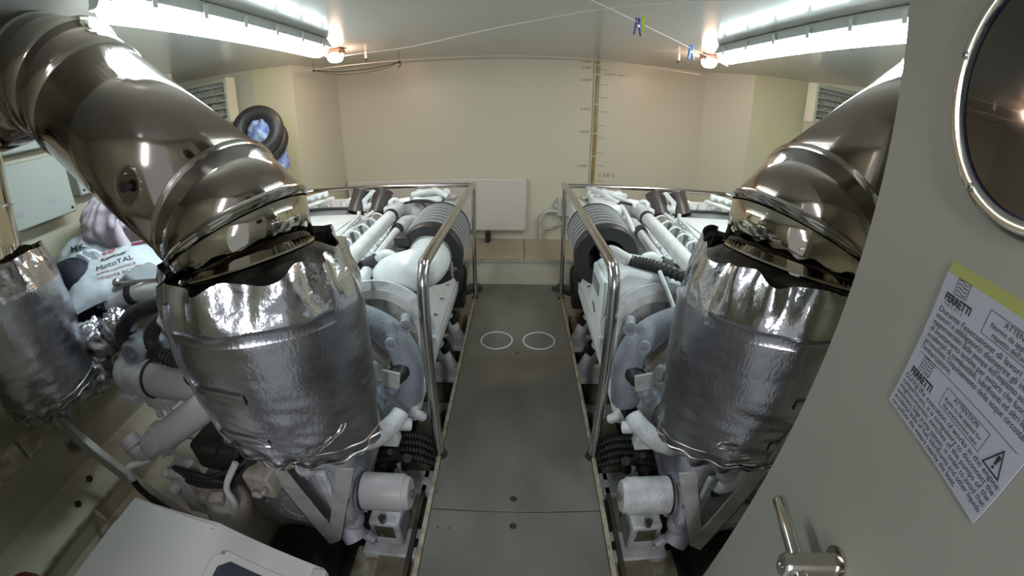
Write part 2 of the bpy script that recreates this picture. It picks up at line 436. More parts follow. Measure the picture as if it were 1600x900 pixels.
for x, y in ((-0.285, 0.87 - .08), (-0.24, 0.79), (-0.315, 0.95), (0.12, 1.40)): mb.cyl((x, y, -0.001), (x, y, 0.001), 0.004, n=8)
mb.build('screw_hole', 'dark', wk)
for x in (-0.133, 0.135):
    g = MB(); g.torus((x, 2.09, 0.001), (0, 0, 1), 0.098, 0.005, 40, 8); gi = g.build('grille_ring', 'white', wk)
    g = MB(); g.cyl((x, 2.09, -0.001), (x, 2.09, 0.002), 0.096, n=40); g.build('grille_mesh', 'mesh_grey', gi)
mb = MB(); mb.tube([(0.275, 2.86, 0.002), (0.285, 2.90, 0.002), (0.34, 2.90, 0.002), (0.35, 2.86, 0.002), (0.32, 2.82, 0.002), (0.28, 2.83, 0.002), (0.275, 2.86, 0.002)], 0.006, 8, caps=False)
mb.build('slot_rim', 'rubber', wk)
mb = MB(); mb.cyl((0.312, 2.86, -0.001), (0.312, 2.86, 0.0014), 0.036, n=20); mb.build('slot_hole', 'dark', wk)

# ------------------------------------------------------------------ engine bearers
for s in (-1, 1):
    MX = -s
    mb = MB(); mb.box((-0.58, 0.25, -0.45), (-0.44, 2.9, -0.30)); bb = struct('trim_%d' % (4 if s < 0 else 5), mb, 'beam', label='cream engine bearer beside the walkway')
    mb = MB(); mb.box((-0.455, 0.3, -0.30), (-0.435, 2.9, -0.27)); mb.build('shaded_lip', 'bilge', bb)  # lip coloured dark for the shade beside the walkway
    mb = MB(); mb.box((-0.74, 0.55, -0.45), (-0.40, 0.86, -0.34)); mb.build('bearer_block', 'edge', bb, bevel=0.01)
MX = 1.0

# ------------------------------------------------------------------ handrails
def handrail(s, label):
    global MX
    MX = -s
    t = empty('handrail', (-0.335, 2.15, 0), label, 'handrail', 'stainless handrails beside the walkway')
    MX = 1.0
    n = Vector((s * 0.335, 1.153, 0.0)); f = Vector((s * 0.335, 2.695, 0))
    H = 0.874
    r = 0.016
    mb = MB()
    tx = s * 0.318
    pts = [Vector((s * 0.335, 1.153, 0.0)), Vector((s * 0.330, 1.153, 0.3)), Vector((s * 0.324, 1.153, 0.6)), Vector((tx, 1.153, H - 0.10)), Vector((tx, 1.165, H - 0.045)), Vector((tx, 1.20, H - 0.01)), Vector((tx, 1.26, H)), Vector((tx, 1.8, H)), Vector((tx, 2.4, H)), Vector((s * 0.312, 2.695, H))]
    mb.tube(pts, 0.0205, 16, 5); mb.build('front_post_and_top_rail', 'rail', t)
    mb = MB(); mb.cyl((s * 0.332, 2.695, 0.0), (s * 0.316, 2.695, H - 0.005), 0.0155, n=14); mb.build('rear_post', 'rail', t)
    mb = MB(); mb.tube([(s * 0.312, 2.70, H - 0.006), (s * 0.8, 2.70, H - 0.006), (s * 1.46, 2.70, H - 0.008), (s * 1.53, 2.69, H - 0.01), (s * 1.57, 2.66, H - 0.012), (s * 1.59, 2.58, H - 0.012)], 0.0150, 14, 5); mb.build('cross_rail', 'rail', t)
    mb = MB(); mb.cyl((s * 0.335, 1.153, -0.001), (s * 0.335, 1.153, 0.004), 0.034, n=24); mb.build('base_collar', 'dark', t)
    mb = MB(); mb.cyl((s * 0.332, 2.695, -0.001), (s * 0.332, 2.695, 0.004), 0.024, n=24); mb.build('base_collar', 'dark', t)
handrail(-1, 'stainless tube handrail on the left edge of the walkway')
handrail(1, 'stainless tube handrail on the right edge of the walkway')

# ------------------------------------------------------------------ engines
ENG_LABEL = {-1: 'white painted marine diesel engine left of the walkway with large intake elbow', 1: 'white painted marine diesel engine right of the walkway behind the open door'}

def corrugated(pts, r, pitch=0.016, amp=0.12, n=14):
    mb = MB()
    L = sum((Vector(pts[i + 1]) - Vector(pts[i])).length for i in range(len(pts) - 1))
    k = max(4, int(L / pitch) * 3 // max(1, len(pts) - 1))
    mb.tube(pts, r, n, k, rfn=lambda t, i: r * (1 + amp * (1 if i % 3 == 0 else -0.4)))
    return mb

def engine(s):
    global MX
    MX = 1.0 if s < 0 else -1.0
    L = (s < 0)
    e = empty('marine_engine', (-1.12, 1.9, -0.30), ENG_LABEL[s], 'engine', 'marine diesel engines')
    B = lambda name, m, mb, bev=0.0, par=None, **k: mb.build(name, m, par or e, bev, **k)
    # crankcase and sump
    mb = MB(); mb.prism([(-0.66, 1.25, 0.42), (-0.80, 1.25, -0.05), (-1.0, 1.25, -0.2), (-1.25, 1.25, -0.2), (-1.45, 1.25, -0.05), (-1.58, 1.25, 0.42)], (0, 1.4, 0)); B('crankcase', 'cast', mb, 0.02)
    mb = MB(); mb.box((-0.72, 1.3, -0.20), (-1.5, 2.6, -0.05)); B('sump', 'cast', mb, 0.02)
    # cylinder banks
    for bx, ang in ((-0.80, 28), (-1.44, -28)):
        R = Matrix.Rotation(math.radians(ang), 3, 'Y')
        mb = MB(); mb.box((bx - 0.13, 1.45, 0.34), (bx + 0.13, 2.6, 0.62), R); B('cylinder_bank', 'cast', mb, 0.015)
        for k in range(6):
            y = 1.48 + k * 0.185
            mb = MB(); mb.box((bx - 0.10, y, 0.60), (bx + 0.10, y + 0.165, 0.68), R, (bx, y, 0.48)); cv = B('rocker_cover', 'white', mb, 0.012)
            b2 = MB()
            for dx in (-0.07, 0.07):
                p = R @ Vector((dx, 0, 0.68 - 0.48)) + Vector((bx, 0, 0.48))
                q = R @ Vector((dx, 0, 0.695 - 0.48)) + Vector((bx, 0, 0.48))
                b2.cyl((p.x, y + 0.08, p.z), (q.x, y + 0.08, q.z), 0.010, n=6)
            b2.build('bolt', 'white', cv)
    # inter-cooler lid in the valley
    mb = MB(); mb.box((-1.50, 1.86, 0.60), (-0.99, 2.36, 0.755)); lid = B('intake_cover', 'white', mb, 0.015)
    mb = MB(); mb.box((-1.47, 1.89, 0.755), (-1.02, 2.33, 0.765)); mb.build('raised_panel', 'white', lid, 0.006)
    if not L:
        vs, fs = text_geo('MOTORI', 0.035); mb = MB(); mb.add([(-1.30 - 0 + x * -1, 2.1 + y, 0.766) for x, y, z in vs], fs)
    mb = MB()
    for i in range(9):
        mb.cyl((-0.975, 1.88 + i * 0.056, 0.735), (-0.975, 1.88 + i * 0.056, 0.77), 0.009, n=6)
    for i in range(8): mb.cyl((-1.46 + i * 0.06, 1.845, 0.735), (-1.46 + i * 0.06, 1.845, 0.77), 0.009, n=6)
    mb.box((-1.52, 1.83, 0.725), (-0.96, 2.38, 0.74)); B('cover_flange', 'white', mb, 0.003)
    # long coolant pipes
    mb = MB(); mb.cyl((-0.755, 2.20, 0.785), (-0.70, 1.25, 0.785), 0.038, n=20); p1 = B('coolant_pipe', 'white', mb)
    mb = MB(); mb.cyl((-0.757, 2.24, 0.785), (-0.754, 2.16, 0.785), 0.043, n=20); mb.build('hose_sleeve', 'black', p1)
    mb = MB(); mb.cyl((-0.695, 2.10, 0.725), (-0.63, 1.25, 0.725), 0.029, n=20); p2 = B('coolant_pipe', 'white', mb)
    mb = MB(); mb.cyl((-0.698, 2.16, 0.726), (-0.692, 2.05, 0.725), 0.035, n=20); mb.build('hose_sleeve', 'black', p2)
    mb = MB(); mb.tube([(-0.755, 2.2, 0.785), (-0.75, 2.33, 0.79), (-0.72, 2.42, 0.76), (-0.66, 2.45, 0.72)], 0.045, 16, 5)
    mb.tube([(-0.698, 2.12, 0.725), (-0.68, 2.25, 0.73), (-0.62, 2.34, 0.70)], 0.04, 16, 5); B('pipe_elbow', 'cast', mb)
    # rails, small pipes and injector gear between pipes and cover
    for k in range(7):
        y = 1.5 + k * 0.125
        mb = MB(); mb.cyl((-0.90, y, 0.66), (-0.90, y, 0.745), 0.018, n=8); mb.cyl((-0.90, y, 0.745), (-0.90, y, 0.765), 0.011, n=6)
        mb.cyl((-0.90, y, 0.72), (-0.84, y + 0.02, 0.70), 0.008, n=8); B('injector', 'cast', mb)
        mb = MB(); mb.tube([(-0.86, y, 0.70), (-0.84, y + 0.03, 0.755), (-0.89, y + 0.05, 0.775), (-0.93, y + 0.05, 0.75)], 0.006, 8, 4); B('fuel_pipe', 'white', mb)
    mb = MB(); mb.tube([(-0.935, 1.40, 0.70), (-0.935, 1.9, 0.752), (-0.925, 2.35, 0.775), (-0.86, 2.45, 0.79)], 0.012, 10, 4); B('fuel_rail', 'white', mb)
    mb = MB(); mb.tube([(-0.88, 1.45, 0.665), (-0.87, 2.0, 0.71), (-0.86, 2.35, 0.74)], 0.010, 10, 4); B('fuel_rail', 'white', mb)
    # lifting eyes
    for (x, y) in ((-1.12, 2.47), (-0.80, 2.42)):
        mb = MB(); mb.torus((x, y, 0.80), (0.25, -1, 0.1), 0.034, 0.014, 22, 8); mb.box((x - 0.02, y - 0.015, 0.70), (x + 0.02, y + 0.015, 0.77)); B('lifting_eye', 'white', mb)
    # brown charge air ducts at the back and levers
    for (x, dx) in ((-1.06, 0.10), (-0.91, 0.11)):
        mb = MB(); mb.lathe((x - 0.005, 2.39, 0.755), (dx * 0.3, 0.08, 0.13), [(0.0, 0.060), (0.03, 0.060), (0.14, 0.060), (0.145, 0.063), (0.155, 0.063), (0.155, 0.056), (0.02, 0.050), (0.02, 0.0)], 28); B('charge_air_duct', 'brownpipe', mb)
    mb = MB(); mb.prism([(-1.0, 2.36, 0.775), (-0.965, 2.36, 0.775), (-0.965, 2.36, 0.84), (-0.90, 2.36, 0.905), (-0.925, 2.36, 0.915), (-1.0, 2.36, 0.85)], (0, 0.012, 0)); B('lifting_lever', 'white', mb, 0.004)
    # rear castings and actuators
    mb = MB(); mb.box((-0.74, 2.50, 0.60), (-0.42, 2.72, 0.80)); mb.box((-0.70, 2.46, 0.79), (-0.50, 2.66, 0.835)); B('thermostat_housing', 'white', mb, 0.03)
    mb = MB()
    for x, z in ((-0.66, 0.85), (-0.48, 0.85), (-0.56, 0.86)): mb.sphere((x, 2.55, z - 0.01), 0.035, 14, 8)
    mb.tube([(-0.70, 2.52, 0.84), (-0.62, 2.48, 0.86), (-0.54, 2.52, 0.86), (-0.46, 2.50, 0.83)], 0.022, 12, 4); B('thermostat_cap', 'white', mb)
    mb = MB(); mb.box((-1.52, 2.42, 0.62), (-1.16, 2.70, 0.80)); B('rear_cooler', 'white', mb, 0.035)
    mb = MB(); mb.tube([(-1.62, 2.44, 0.70), (-1.55, 2.40, 0.80), (-1.42, 2.42, 0.86), (-1.28, 2.46, 0.885)], 0.018, 10, 4)
    mb.tube([(-1.50, 2.40, 0.78), (-1.40, 2.38, 0.82), (-1.30, 2.42, 0.84), (-1.22, 2.40, 0.86)], 0.014, 10, 4)
    for i in range(5): mb.sphere((-1.50 + i * 0.055, 2.42 + 0.01 * (i % 2), 0.835 + 0.012 * i), 0.020, 10, 7)
    mb.torus((-1.40, 2.30, 0.80), (0.9, 0.2, 0), 0.05, 0.012, 20, 8); B('turbo_wastegate', 'white', mb)
    mb = MB(); mb.tube([(-1.62, 2.38, 0.775), (-1.3, 2.40, 0.79), (-1.0, 2.41, 0.785), (-0.84, 2.47, 0.79), (-0.62, 2.43, 0.82), (-0.50, 2.36, 0.80), (-0.46, 2.28, 0.72)], 0.011, 10, 5); B('wiring_harness', 'black', mb)
    mb = MB(); mb.tube([(-1.0, 2.37, 0.80), (-0.85, 2.44, 0.80), (-0.70, 2.45, 0.815)], 0.028, 12, 4); B('crossover_pipe', 'white', mb)
    for k in range(5):
        y = 1.56 + k * 0.16
        mb = MB(); mb.box((-0.955, y, 0.69), (-0.915, y + 0.05, 0.742)); mb.cyl((-0.935, y + 0.02, 0.742), (-0.935, y + 0.02, 0.765), 0.010, n=8); B('valve_bracket', 'cast', mb, 0.004)
        mb = MB(); mb.tube([(-0.82, y, 0.72), (-0.80, y + 0.04, 0.70), (-0.77, y + 0.05, 0.66)], 0.010, 8, 3); B('drain_pipe', 'rubber', mb)
    mb = MB(); mb.prism([(-0.99, 1.88, 0.745), (-0.96, 1.86, 0.745), (-0.92, 2.10, 0.80), (-0.935, 2.16, 0.80), (-0.95, 2.15, 0.785)], (0, 0, 0.016)); mb.cyl((-0.935, 2.14, 0.78), (-0.935, 2.14, 0.83), 0.012, n=8); B('lever_arm', 'white', mb, 0.003)
    for k in range(6):
        x = -1.42 + k * 0.075
        mb = MB(); mb.cyl((x, 2.43, 0.79), (x, 2.43, 0.825 + 0.01 * (k % 2)), 0.016, n=8); B('union_nut', 'white', mb)
    for (x, z) in ((-1.58, 0.78), (-1.47, 0.80), (-1.34, 0.80)):
        mb = MB(); mb.torus((x, 2.20, z), (0.8, 0.3, 0.1), 0.035, 0.009, 18, 8); B('hose_clamp', 'white', mb)
    mb = MB(); mb.tube([(-0.72, 2.36, 0.82), (-0.62, 2.32, 0.84), (-0.54, 2.26, 0.80), (-0.52, 2.18, 0.74)], 0.008, 8, 4); B('sensor_cable', 'black', mb)
    mb = MB(); mb.box((-0.84, 2.30, 0.75), (-0.76, 2.38, 0.81)); mb.cyl((-0.80, 2.34, 0.81), (-0.80, 2.34, 0.845), 0.018, n=8); B('pressure_valve', 'white', mb, 0.008)
    # air filter
    fa, fb = Vector((-0.392, 1.60, 0.748)), Vector((-0.405, 1.97, 0.765)); ax = (fb - fa).normalized()
    mb = MB(); mb.lathe(fa, ax, [(0.0, 0.085), (0.0, 0.142), (0.012, 0.147), (0.05, 0.147), (0.055, 0.140), (0.055, 0.085)], 48, closed=True); af = B('filter_end_ring', 'black', mb)
    mb = MB(); prof = []
    for i in range(97):
        h = 0.05 + i * 0.0032; prof.append((h, 0.141 + (0.0035 if i % 2 else -0.0015)))
    mb.lathe(fa, ax, prof, 64); flt = B('air_filter', 'mesh_grey', mb)
    for i in range(7):
        h = 0.075 + i * 0.045
        mb = MB(); mb.lathe(fa, ax, [(h - 0.003, 0.1450), (h, 0.1478), (h + 0.003, 0.1450)], 48); mb.build('filter_band', 'mesh_light', flt)
    mb = MB(); mb.lathe(fa, ax, [(0.35, 0.0), (0.375, 0.0), (0.375, 0.13), (0.37, 0.150), (0.352, 0.150), (0.35, 0.14)], 48); mb.build('filter_end_cap', 'black', flt)
    if L:
        # big intake elbow
        mb = MB(); mb.tube([(-0.392, 1.605, 0.748), (-0.388, 1.53, 0.748), (-0.402, 1.47, 0.748), (-0.45, 1.46, 0.738), (-0.52, 1.48, 0.715), (-0.58, 1.52, 0.67)], 0.1, 28, 8, rfn=lambda t, i: 0.094 - 0.012 * t); el = B('intake_elbow', 'white', mb)
        mb = MB(); mb.torus(fa + ax * -0.004, ax, 0.096, 0.006, 40, 8); mb.build('hose_clamp', 'steel', el)
        mb = MB(); mb.cyl((-0.300, 1.575, 0.70), (-0.282, 1.60, 0.69), 0.012, n=8); mb.cyl((-0.292, 1.565, 0.665), (-0.292, 1.585, 0.73), 0.006, n=8); mb.build('clamp_screw', 'steel', el)
        mb = MB(); mb.box((-0.545, 1.58, 0.80), (-0.475, 1.66, 0.845)); mb.box((-0.53, 1.56, 0.76), (-0.49, 1.62, 0.80)); B('sensor_box', 'black', mb, 0.005)
    else:
        # box shaped intake housing with nameplate
        mb = MB(); mb.prism([(-0.335, 1.36, 0.74), (-0.42, 1.36, 0.79), (-0.62, 1.36, 0.76), (-0.66, 1.36, 0.66), (-0.50, 1.36, 0.66), (-0.42, 1.36, 0.55), (-0.345, 1.36, 0.48)], (0, 0.24, 0)); hb = B('intake_housing', 'white', mb, 0.02)
        mb = MB(); mb.box((-0.345, 1.34, 0.46), (-0.325, 1.56, 0.75)); mb.build('side_cover', 'white', hb, 0.008)
        mb = MB(); mb.box((-0.327, 1.40, 0.66), (-0.322, 1.53, 0.71)); mb.build('nameplate', 'nameplate', hb)
        mb = MB()
        for i in range(3): mb.box((-0.3225, 1.405, 0.67 + i * 0.012), (-0.3215, 1.52, 0.675 + i * 0.012))
        mb.build('nameplate_line', 'mesh_light', hb)
        mb = MB(); mb.prism([(-0.324, 1.44, 0.56), (-0.324, 1.47, 0.575), (-0.324, 1.50, 0.585), (-0.324, 1.47, 0.59), (-0.324, 1.49, 0.60), (-0.324, 1.43, 0.58)], (0.002, 0, 0)); mb.build('emblem', 'steel', hb)
        hs = corrugated([(-0.44, 1.44, 0.80), (-0.56, 1.38, 0.795), (-0.70, 1.22, 0.78), (-0.80, 1.06, 0.75)], 0.024, 0.02); B('ribbed_hose', 'black', hs)
        mb = MB(); mb.tube([(-0.36, 1.52, 0.79), (-0.38, 1.50, 0.82), (-0.42, 1.46, 0.81), (-0.45, 1.43, 0.80)], 0.024, 12, 4); B('hose_elbow', 'white', mb)
        mb = MB(); mb.cyl((-0.55, 1.36, 0.79), (-0.60, 1.12, 0.62), 0.009, n=10); B('dipstick_tube', 'white', mb)
        mb = MB(); mb.box((-0.66, 2.28, 0.55), (-0.34, 2.62, 0.80)); mb.box((-0.62, 2.24, 0.76), (-0.44, 2.5, 0.84)); B('expansion_tank', 'white', mb, 0.03)
        mb = MB(); mb.tube([(-0.46, 2.60, 0.87), (-0.52, 2.45, 0.875), (-0.60, 2.35, 0.84), (-0.64, 2.28, 0.80), (-0.66, 2.10, 0.72)], 0.014, 10, 5)
        mb.tube([(-0.50, 2.62, 0.87), (-0.58, 2.5, 0.86), (-0.70, 2.38, 0.83), (-0.73, 2.26, 0.78), (-0.74, 2.1, 0.68)], 0.012, 10, 5); B('vent_pipe', 'white', mb)
    # turbo compressor seen behind the jacket
    tc, td = Vector((-0.565, 1.29, 0.515)), Vector((0.16, -0.92, 0.25)).normalized()
    mb = MB(); mb.lathe(tc, td, [(-0.10, 0.12), (-0.09, 0.21), (0.0, 0.240), (0.02, 0.243), (0.035, 0.240), (0.035, 0.205), (0.02, 0.200)], 56); cp = B('compressor_housing', 'cast', mb)
    mb = MB(); mb.lathe(tc, td, [(0.034, 0.208), (0.042, 0.205), (0.042, 0.170), (0.02, 0.162), (0.005, 0.05), (0.015, 0.0)], 56); mb.bolts(tc + td * 0.04, td, 0.188, 12); mb.build('compressor_ring', 'bracket', cp)
    a_, b_ = rotframe(td)
    for k in range(16):
        t = 2 * math.pi * k / 16
        q = tc + (a_ * math.cos(t) + b_ * math.sin(t)) * 0.224 + td * 0.03
        mb = MB(); u = (a_ * math.cos(t) + b_ * math.sin(t)); w = td.cross(u)
        if k % 2 == 0:
            mb.prism([q - u * 0.02 - w * 0.005, q + u * 0.018 - w * 0.005, q + u * 0.018 + w * 0.005, q - u * 0.02 + w * 0.005], td * 0.016); mb.build('rib', 'cast', cp)
        q2 = tc + td * 0.022; w2 = w
        mb = MB(); mb.prism([q2 + u * 0.055 - w * 0.002, q2 + u * 0.160 + w * 0.012, q2 + u * 0.160 + w * 0.017, q2 + u * 0.055 + w * 0.002], td * 0.014); mb.build('blade', 'steel', cp)
    mb = MB(); mb.tube([(-0.66, 1.19, 0.70), (-0.583, 1.18, 0.682), (-0.524, 1.18, 0.655), (-0.470, 1.18, 0.613), (-0.430, 1.18, 0.545), (-0.418, 1.18, 0.440), (-0.44, 1.19, 0.30)], 0.05, 26, 6, rfn=lambda t, i: 0.040 + 0.020 * t ** 0.7)
    elb = B('charge_air_elbow', 'grey', mb)
    for c in (Vector((-0.385, 1.13, 0.675)), Vector((-0.445, 1.12, 0.605))):
        mb = MB(); mb.lathe(c, td + Vector((0.1, 0, -0.2)), [(-0.06, 0.018), (0.0, 0.018), (0.002, 0.024), (0.016, 0.024), (0.016, 0.012), (0.006, 0.010), (0.006, 0)], 22); mb.build('boss', 'grey', elb)
    mb = MB(); mb.box((-0.545, 1.13, 0.47), (-0.515, 1.18, 0.62), Matrix.Rotation(math.radians(-38), 3, 'Y')); B('turbo_clamp_plate', 'creamcast', mb, 0.006)
    mb = MB(); mb.box((-0.495, 1.09, 0.425), (-0.428, 1.10, 0.50), Matrix.Rotation(math.radians(12), 3, 'Y')); B('tab_plate', 'bracket', mb, 0.003)
    mb = corrugated([(-0.53, 1.10, 0.36), (-0.485, 1.12, 0.40), (-0.44, 1.14, 0.46)], 0.034, 0.03, 0.1); B('bellows', 'grey', mb)
    mb = MB(); mb.tube([(-0.46, 1.12, 0.45), (-0.43, 1.14, 0.47), (-0.42, 1.16, 0.50)], 0.036, 12, 4); B('rubber_boot', 'black', mb)
    # upper hoses between pipes and compressor
    mb = MB(); mb.tube([(-0.72, 1.50, 0.70), (-0.66, 1.50, 0.745), (-0.60, 1.50, 0.775)], 0.028, 14, 5); B('rubber_hose', 'rubber', mb)
    mb = MB(); mb.tube([(-0.60, 1.50, 0.775), (-0.56, 1.50, 0.80), (-0.52, 1.49, 0.785), (-0.50, 1.47, 0.72)], 0.019, 14, 5); mb.torus((-0.60, 1.50, 0.775), (0.05, 0.08, 0.02), 0.029, 0.004, 20, 6); B('breather_pipe', 'white', mb)
    mb = MB(); mb.box((-0.66, 1.44, 0.66), (-0.60, 1.50, 0.71)); mb.box((-0.60, 1.46, 0.69), (-0.55, 1.52, 0.74)); mb.box((-0.70, 1.48, 0.62), (-0.64, 1.55, 0.68)); B('wiring_plug', 'black', mb, 0.006)
    mb = MB(); mb.box((-0.68, 1.4, 0.50), (-0.50, 2.3, 0.66)); B('exhaust_manifold', 'cast', mb, 0.03)
    for k in range(6):
        mb = MB(); mb.cyl((-0.56, 1.50 + k * 0.14, 0.56), (-0.47, 1.50 + k * 0.14, 0.53), 0.032, n=14); mb.cyl((-0.48, 1.5 + k * 0.14, 0.53), (-0.465, 1.5 + k * 0.14, 0.528), 0.042, n=14); B('exhaust_port', 'cast', mb)
    # long side rail panel above the bilge
    mb = MB(); mb.prism([(-0.43, 1.22, 0.13), (-0.43, 1.22, 0.19), (-0.465, 1.22, 0.26), (-0.52, 1.22, 0.44), (-0.60, 1.22, 0.44), (-0.60, 1.22, 0.10)], (0, 1.42, 0)); sp = B('side_panel', 'white', mb, 0.01)
    mb = MB(); mb.box((-0.437, 1.26, 0.195), (-0.427, 2.6, 0.215)); mb.build('panel_rib', 'white', sp, 0.004)
    mb = MB()
    for i in range(7): mb.cyl((-0.45, 1.3 + i * 0.2, 0.285), (-0.475, 1.3 + i * 0.2, 0.29), 0.006, n=6)
    mb.build('bolt', 'steel', sp)
    # side feet near the back
    for y in (2.0, 2.36):
        mb = MB(); mb.cyl((-0.50, y, 0.02), (-0.43, y + 0.03, -0.16), 0.045, n=16); mb.box((-0.56, y - 0.05, -0.24), (-0.38, y + 0.12, -0.20)); ft = B('water_pump', 'white', mb, 0.004)
        mb = MB(); mb.cyl((-0.478, y + 0.01, 0.02), (-0.46, y + 0.018, -0.03), 0.049, n=16); mb.build('hose_sleeve', 'black', ft)
    mb = MB(); mb.box((-0.62, 1.7, -0.30), (-0.35, 1.76, -0.24)); B('mount_bracket', 'bracket', mb, 0.004)
    mb = MB(); mb.box((-0.62, 2.52, 0.0), (-0.40, 2.62, 0.30)); mb.tube([(-0.42, 2.55, 0.35), (-0.38, 2.56, 0.30), (-0.39, 2.56, 0.12)], 0.012, 8, 4); B('oil_filter_bracket', 'black', mb, 0.006)
    mb = MB(); mb.tube([(-0.42, 2.60, 0.12), (-0.40, 2.70, 0.06), (-0.34, 2.82, 0.03), (-0.31, 2.87, -0.04)], 0.038, 14, 5); B('raw_water_hose', 'rubber', mb)
    # ---------------- near end: bell housing, gearbox
    mb = MB(); mb.lathe((-1.0, 1.25, 0.12), (0, -1, 0), [(-0.05, 0.40), (0.02, 0.40), (0.03, 0.36), (0.14, 0.30), (0.15, 0.0)], 48); mb.bolts((-1.0, 1.23, 0.12), (0, -1, 0), 0.378, 24, 0.010, 0.012); B('flywheel_housing', 'cast', mb)
    mb = MB(); mb.prism([(-0.62, 0.82, 0.30), (-0.60, 0.82, 0.05), (-0.70, 0.82, -0.22), (-0.95, 0.82, -0.26), (-1.12, 0.82, -0.18), (-1.18, 0.82, 0.10), (-1.10, 0.82, 0.28), (-0.88, 0.82, 0.36)], (0, 0.40, 0)); gb = B('gearbox', 'bluecast', mb, 0.03)
    mb = MB(); mb.box((-0.90, 0.78, 0.20), (-0.76, 0.85, 0.32)); mb.cyl((-0.83, 0.78, 0.26), (-0.83, 0.765, 0.26), 0.035, n=20); mb.build('valve_block', 'creamcast', gb, 0.012)
    mb = MB(); mb.cyl((-0.86, 0.83, 0.02), (-0.86, 0.79, 0.02), 0.066, n=32); mb.torus((-0.86, 0.79, 0.02), (0, 1, 0), 0.062, 0.006, 32, 8); mb.build('round_cover', 'pinkish', gb)
    for x, z in ((-0.93, 0.26), (-0.72, 0.30), (-0.83, 0.33)):
        mb = MB(); mb.lathe((x, 0.80, z - 0.02), (0, -0.55, 0.83), [(0, 0.036), (0.03, 0.036), (0.04, 0.03), (0.04, 0.018), (0.03, 0.015), (0.03, 0)], 24); mb.build('plug', 'cast', gb)
    mb = MB(); mb.prism([(-0.64, 0.82, 0.30), (-0.63, 0.82, -0.02), (-0.78, 0.79, -0.12), (-0.98, 0.79, -0.10), (-1.04, 0.80, 0.10), (-0.95, 0.82, 0.34)], (0, 0.12, 0)); B('gearbox_front_cover', 'bluecast', mb, 0.02)
    mb = MB(); mb.bolts((-0.84, 0.795, 0.10), (0, -1, 0), 0.17, 14, 0.008, 0.010); mb.box((-0.70, 0.79, 0.02), (-0.665, 0.815, 0.26)); B('casing_rib', 'cast', mb, 0.006)
    # vertical rib flange beside canister
    mb = MB(); mb.lathe((-0.605, 0.86, 0.06), (1, 0, 0), [(-0.06, 0.09), (-0.05, 0.115), (-0.02, 0.118), (0.0, 0.115), (0.01, 0.09), (0.01, 0.0)], 40); mb.bolts((-0.60, 0.86, 0.06), (1, 0, 0), 0.104, 8); B('canister_flange', 'bluecast', mb)
    mb = MB(); mb.tube([(-0.66, 0.90, 0.24), (-0.62, 0.94, 0.31), (-0.56, 0.98, 0.29), (-0.55, 0.98, 0.23)], 0.022, 12, 4); B('hook_eye', 'cast', mb)
    mb = MB(); mb.lathe((-0.585, 0.865, 0.09), (1, 0.04, 0), [(0, 0.0), (0, 0.070), (0.008, 0.073), (0.17, 0.073), (0.175, 0.070), (0.175, 0.066), (0.188, 0.064), (0.195, 0.058), (0.195, 0.0)], 40); cn = B('oil_filter_canister', 'pinkish' if L else 'cast', mb)
    mb = MB(); mb.cyl((-0.392, 0.872, 0.09), (-0.380, 0.872, 0.09), 0.016, n=10); mb.cyl((-0.388, 0.85, 0.12), (-0.380, 0.85, 0.12), 0.008, n=6); mb.cyl((-0.388, 0.89, 0.055), (-0.380, 0.89, 0.055), 0.008, n=6); mb.build('canister_bolt', 'steel', cn)
    mb = MB(); mb.torus((-0.575, 0.865, 0.09), (1, 0.04, 0), 0.071, 0.006, 36, 8); mb.build('gasket', 'black', cn)
    mb = MB(); mb.cyl((-0.66, 0.80, -0.04), (-0.62, 0.76, -0.10), 0.05, n=18); mb.cyl((-0.60, 0.79, -0.10), (-0.55, 0.77, -0.12), 0.020, n=8); mb.sphere((-0.63, 0.80, -0.02), 0.048, 16, 10); B('drain_pump', 'bluecast', mb)
    # rubber mount
    mb = MB(); mb.box((-0.60, 0.84, -0.27), (-0.47, 1.0, -0.10)); mt = B('engine_mount', 'cast', mb, 0.012)
    mb = MB(); mb.box((-0.66, 0.80, -0.34), (-0.40, 0.95, -0.29)); mb.build('mount_foot', 'cast', mt, 0.01)
    mb = MB(); mb.box((-0.575, 0.836, -0.20), (-0.495, 0.842, -0.12)); mb.build('mount_recess', 'bilge', mt)
    mb = MB(); mb.cyl((-0.535, 0.855, -0.10), (-0.535, 0.855, -0.075), 0.017, n=6); mb.cyl((-0.545, 0.825, -0.16), (-0.545, 0.836, -0.16), 0.014, n=6); mb.build('mount_bolt', 'steel', mt)
    mb = MB(); mb.cyl((-0.435, 0.872, -0.2905), (-0.435, 0.872, -0.2880), 0.023, n=18); mb.build('mount_hole', 'dark', mt)
    mb = MB(); mb.cyl((-0.60, 0.872, -0.2905), (-0.60, 0.872, -0.284), 0.020, n=6); mb.build('mount_bolt', 'brownpipe', mt)
    mb = MB(); mb.box((-0.62, 1.14, -0.32), (-0.40, 1.27, -0.27)); mb.cyl((-0.445, 1.20, -0.27), (-0.445, 1.20, -0.262), 0.024, n=14); B('mount_foot', 'cast', mb, 0.01)
    for k in range(4):
        mb = corrugated([(-0.36, 1.22 + k * 0.04, -0.16 - 0.01 * k), (-0.46, 1.20 + k * 0.045, -0.10), (-0.58, 1.19 + k * 0.05, -0.10), (-0.70, 1.20 + k * 0.05, -0.16)], 0.017, 0.014); B('ribbed_hose', 'black', mb)
    mb = MB(); mb.cyl((-0.52, 1.13, -0.12), (-0.52, 1.13, -0.06), 0.018, n=10); B('plug_cap', 'white', mb)
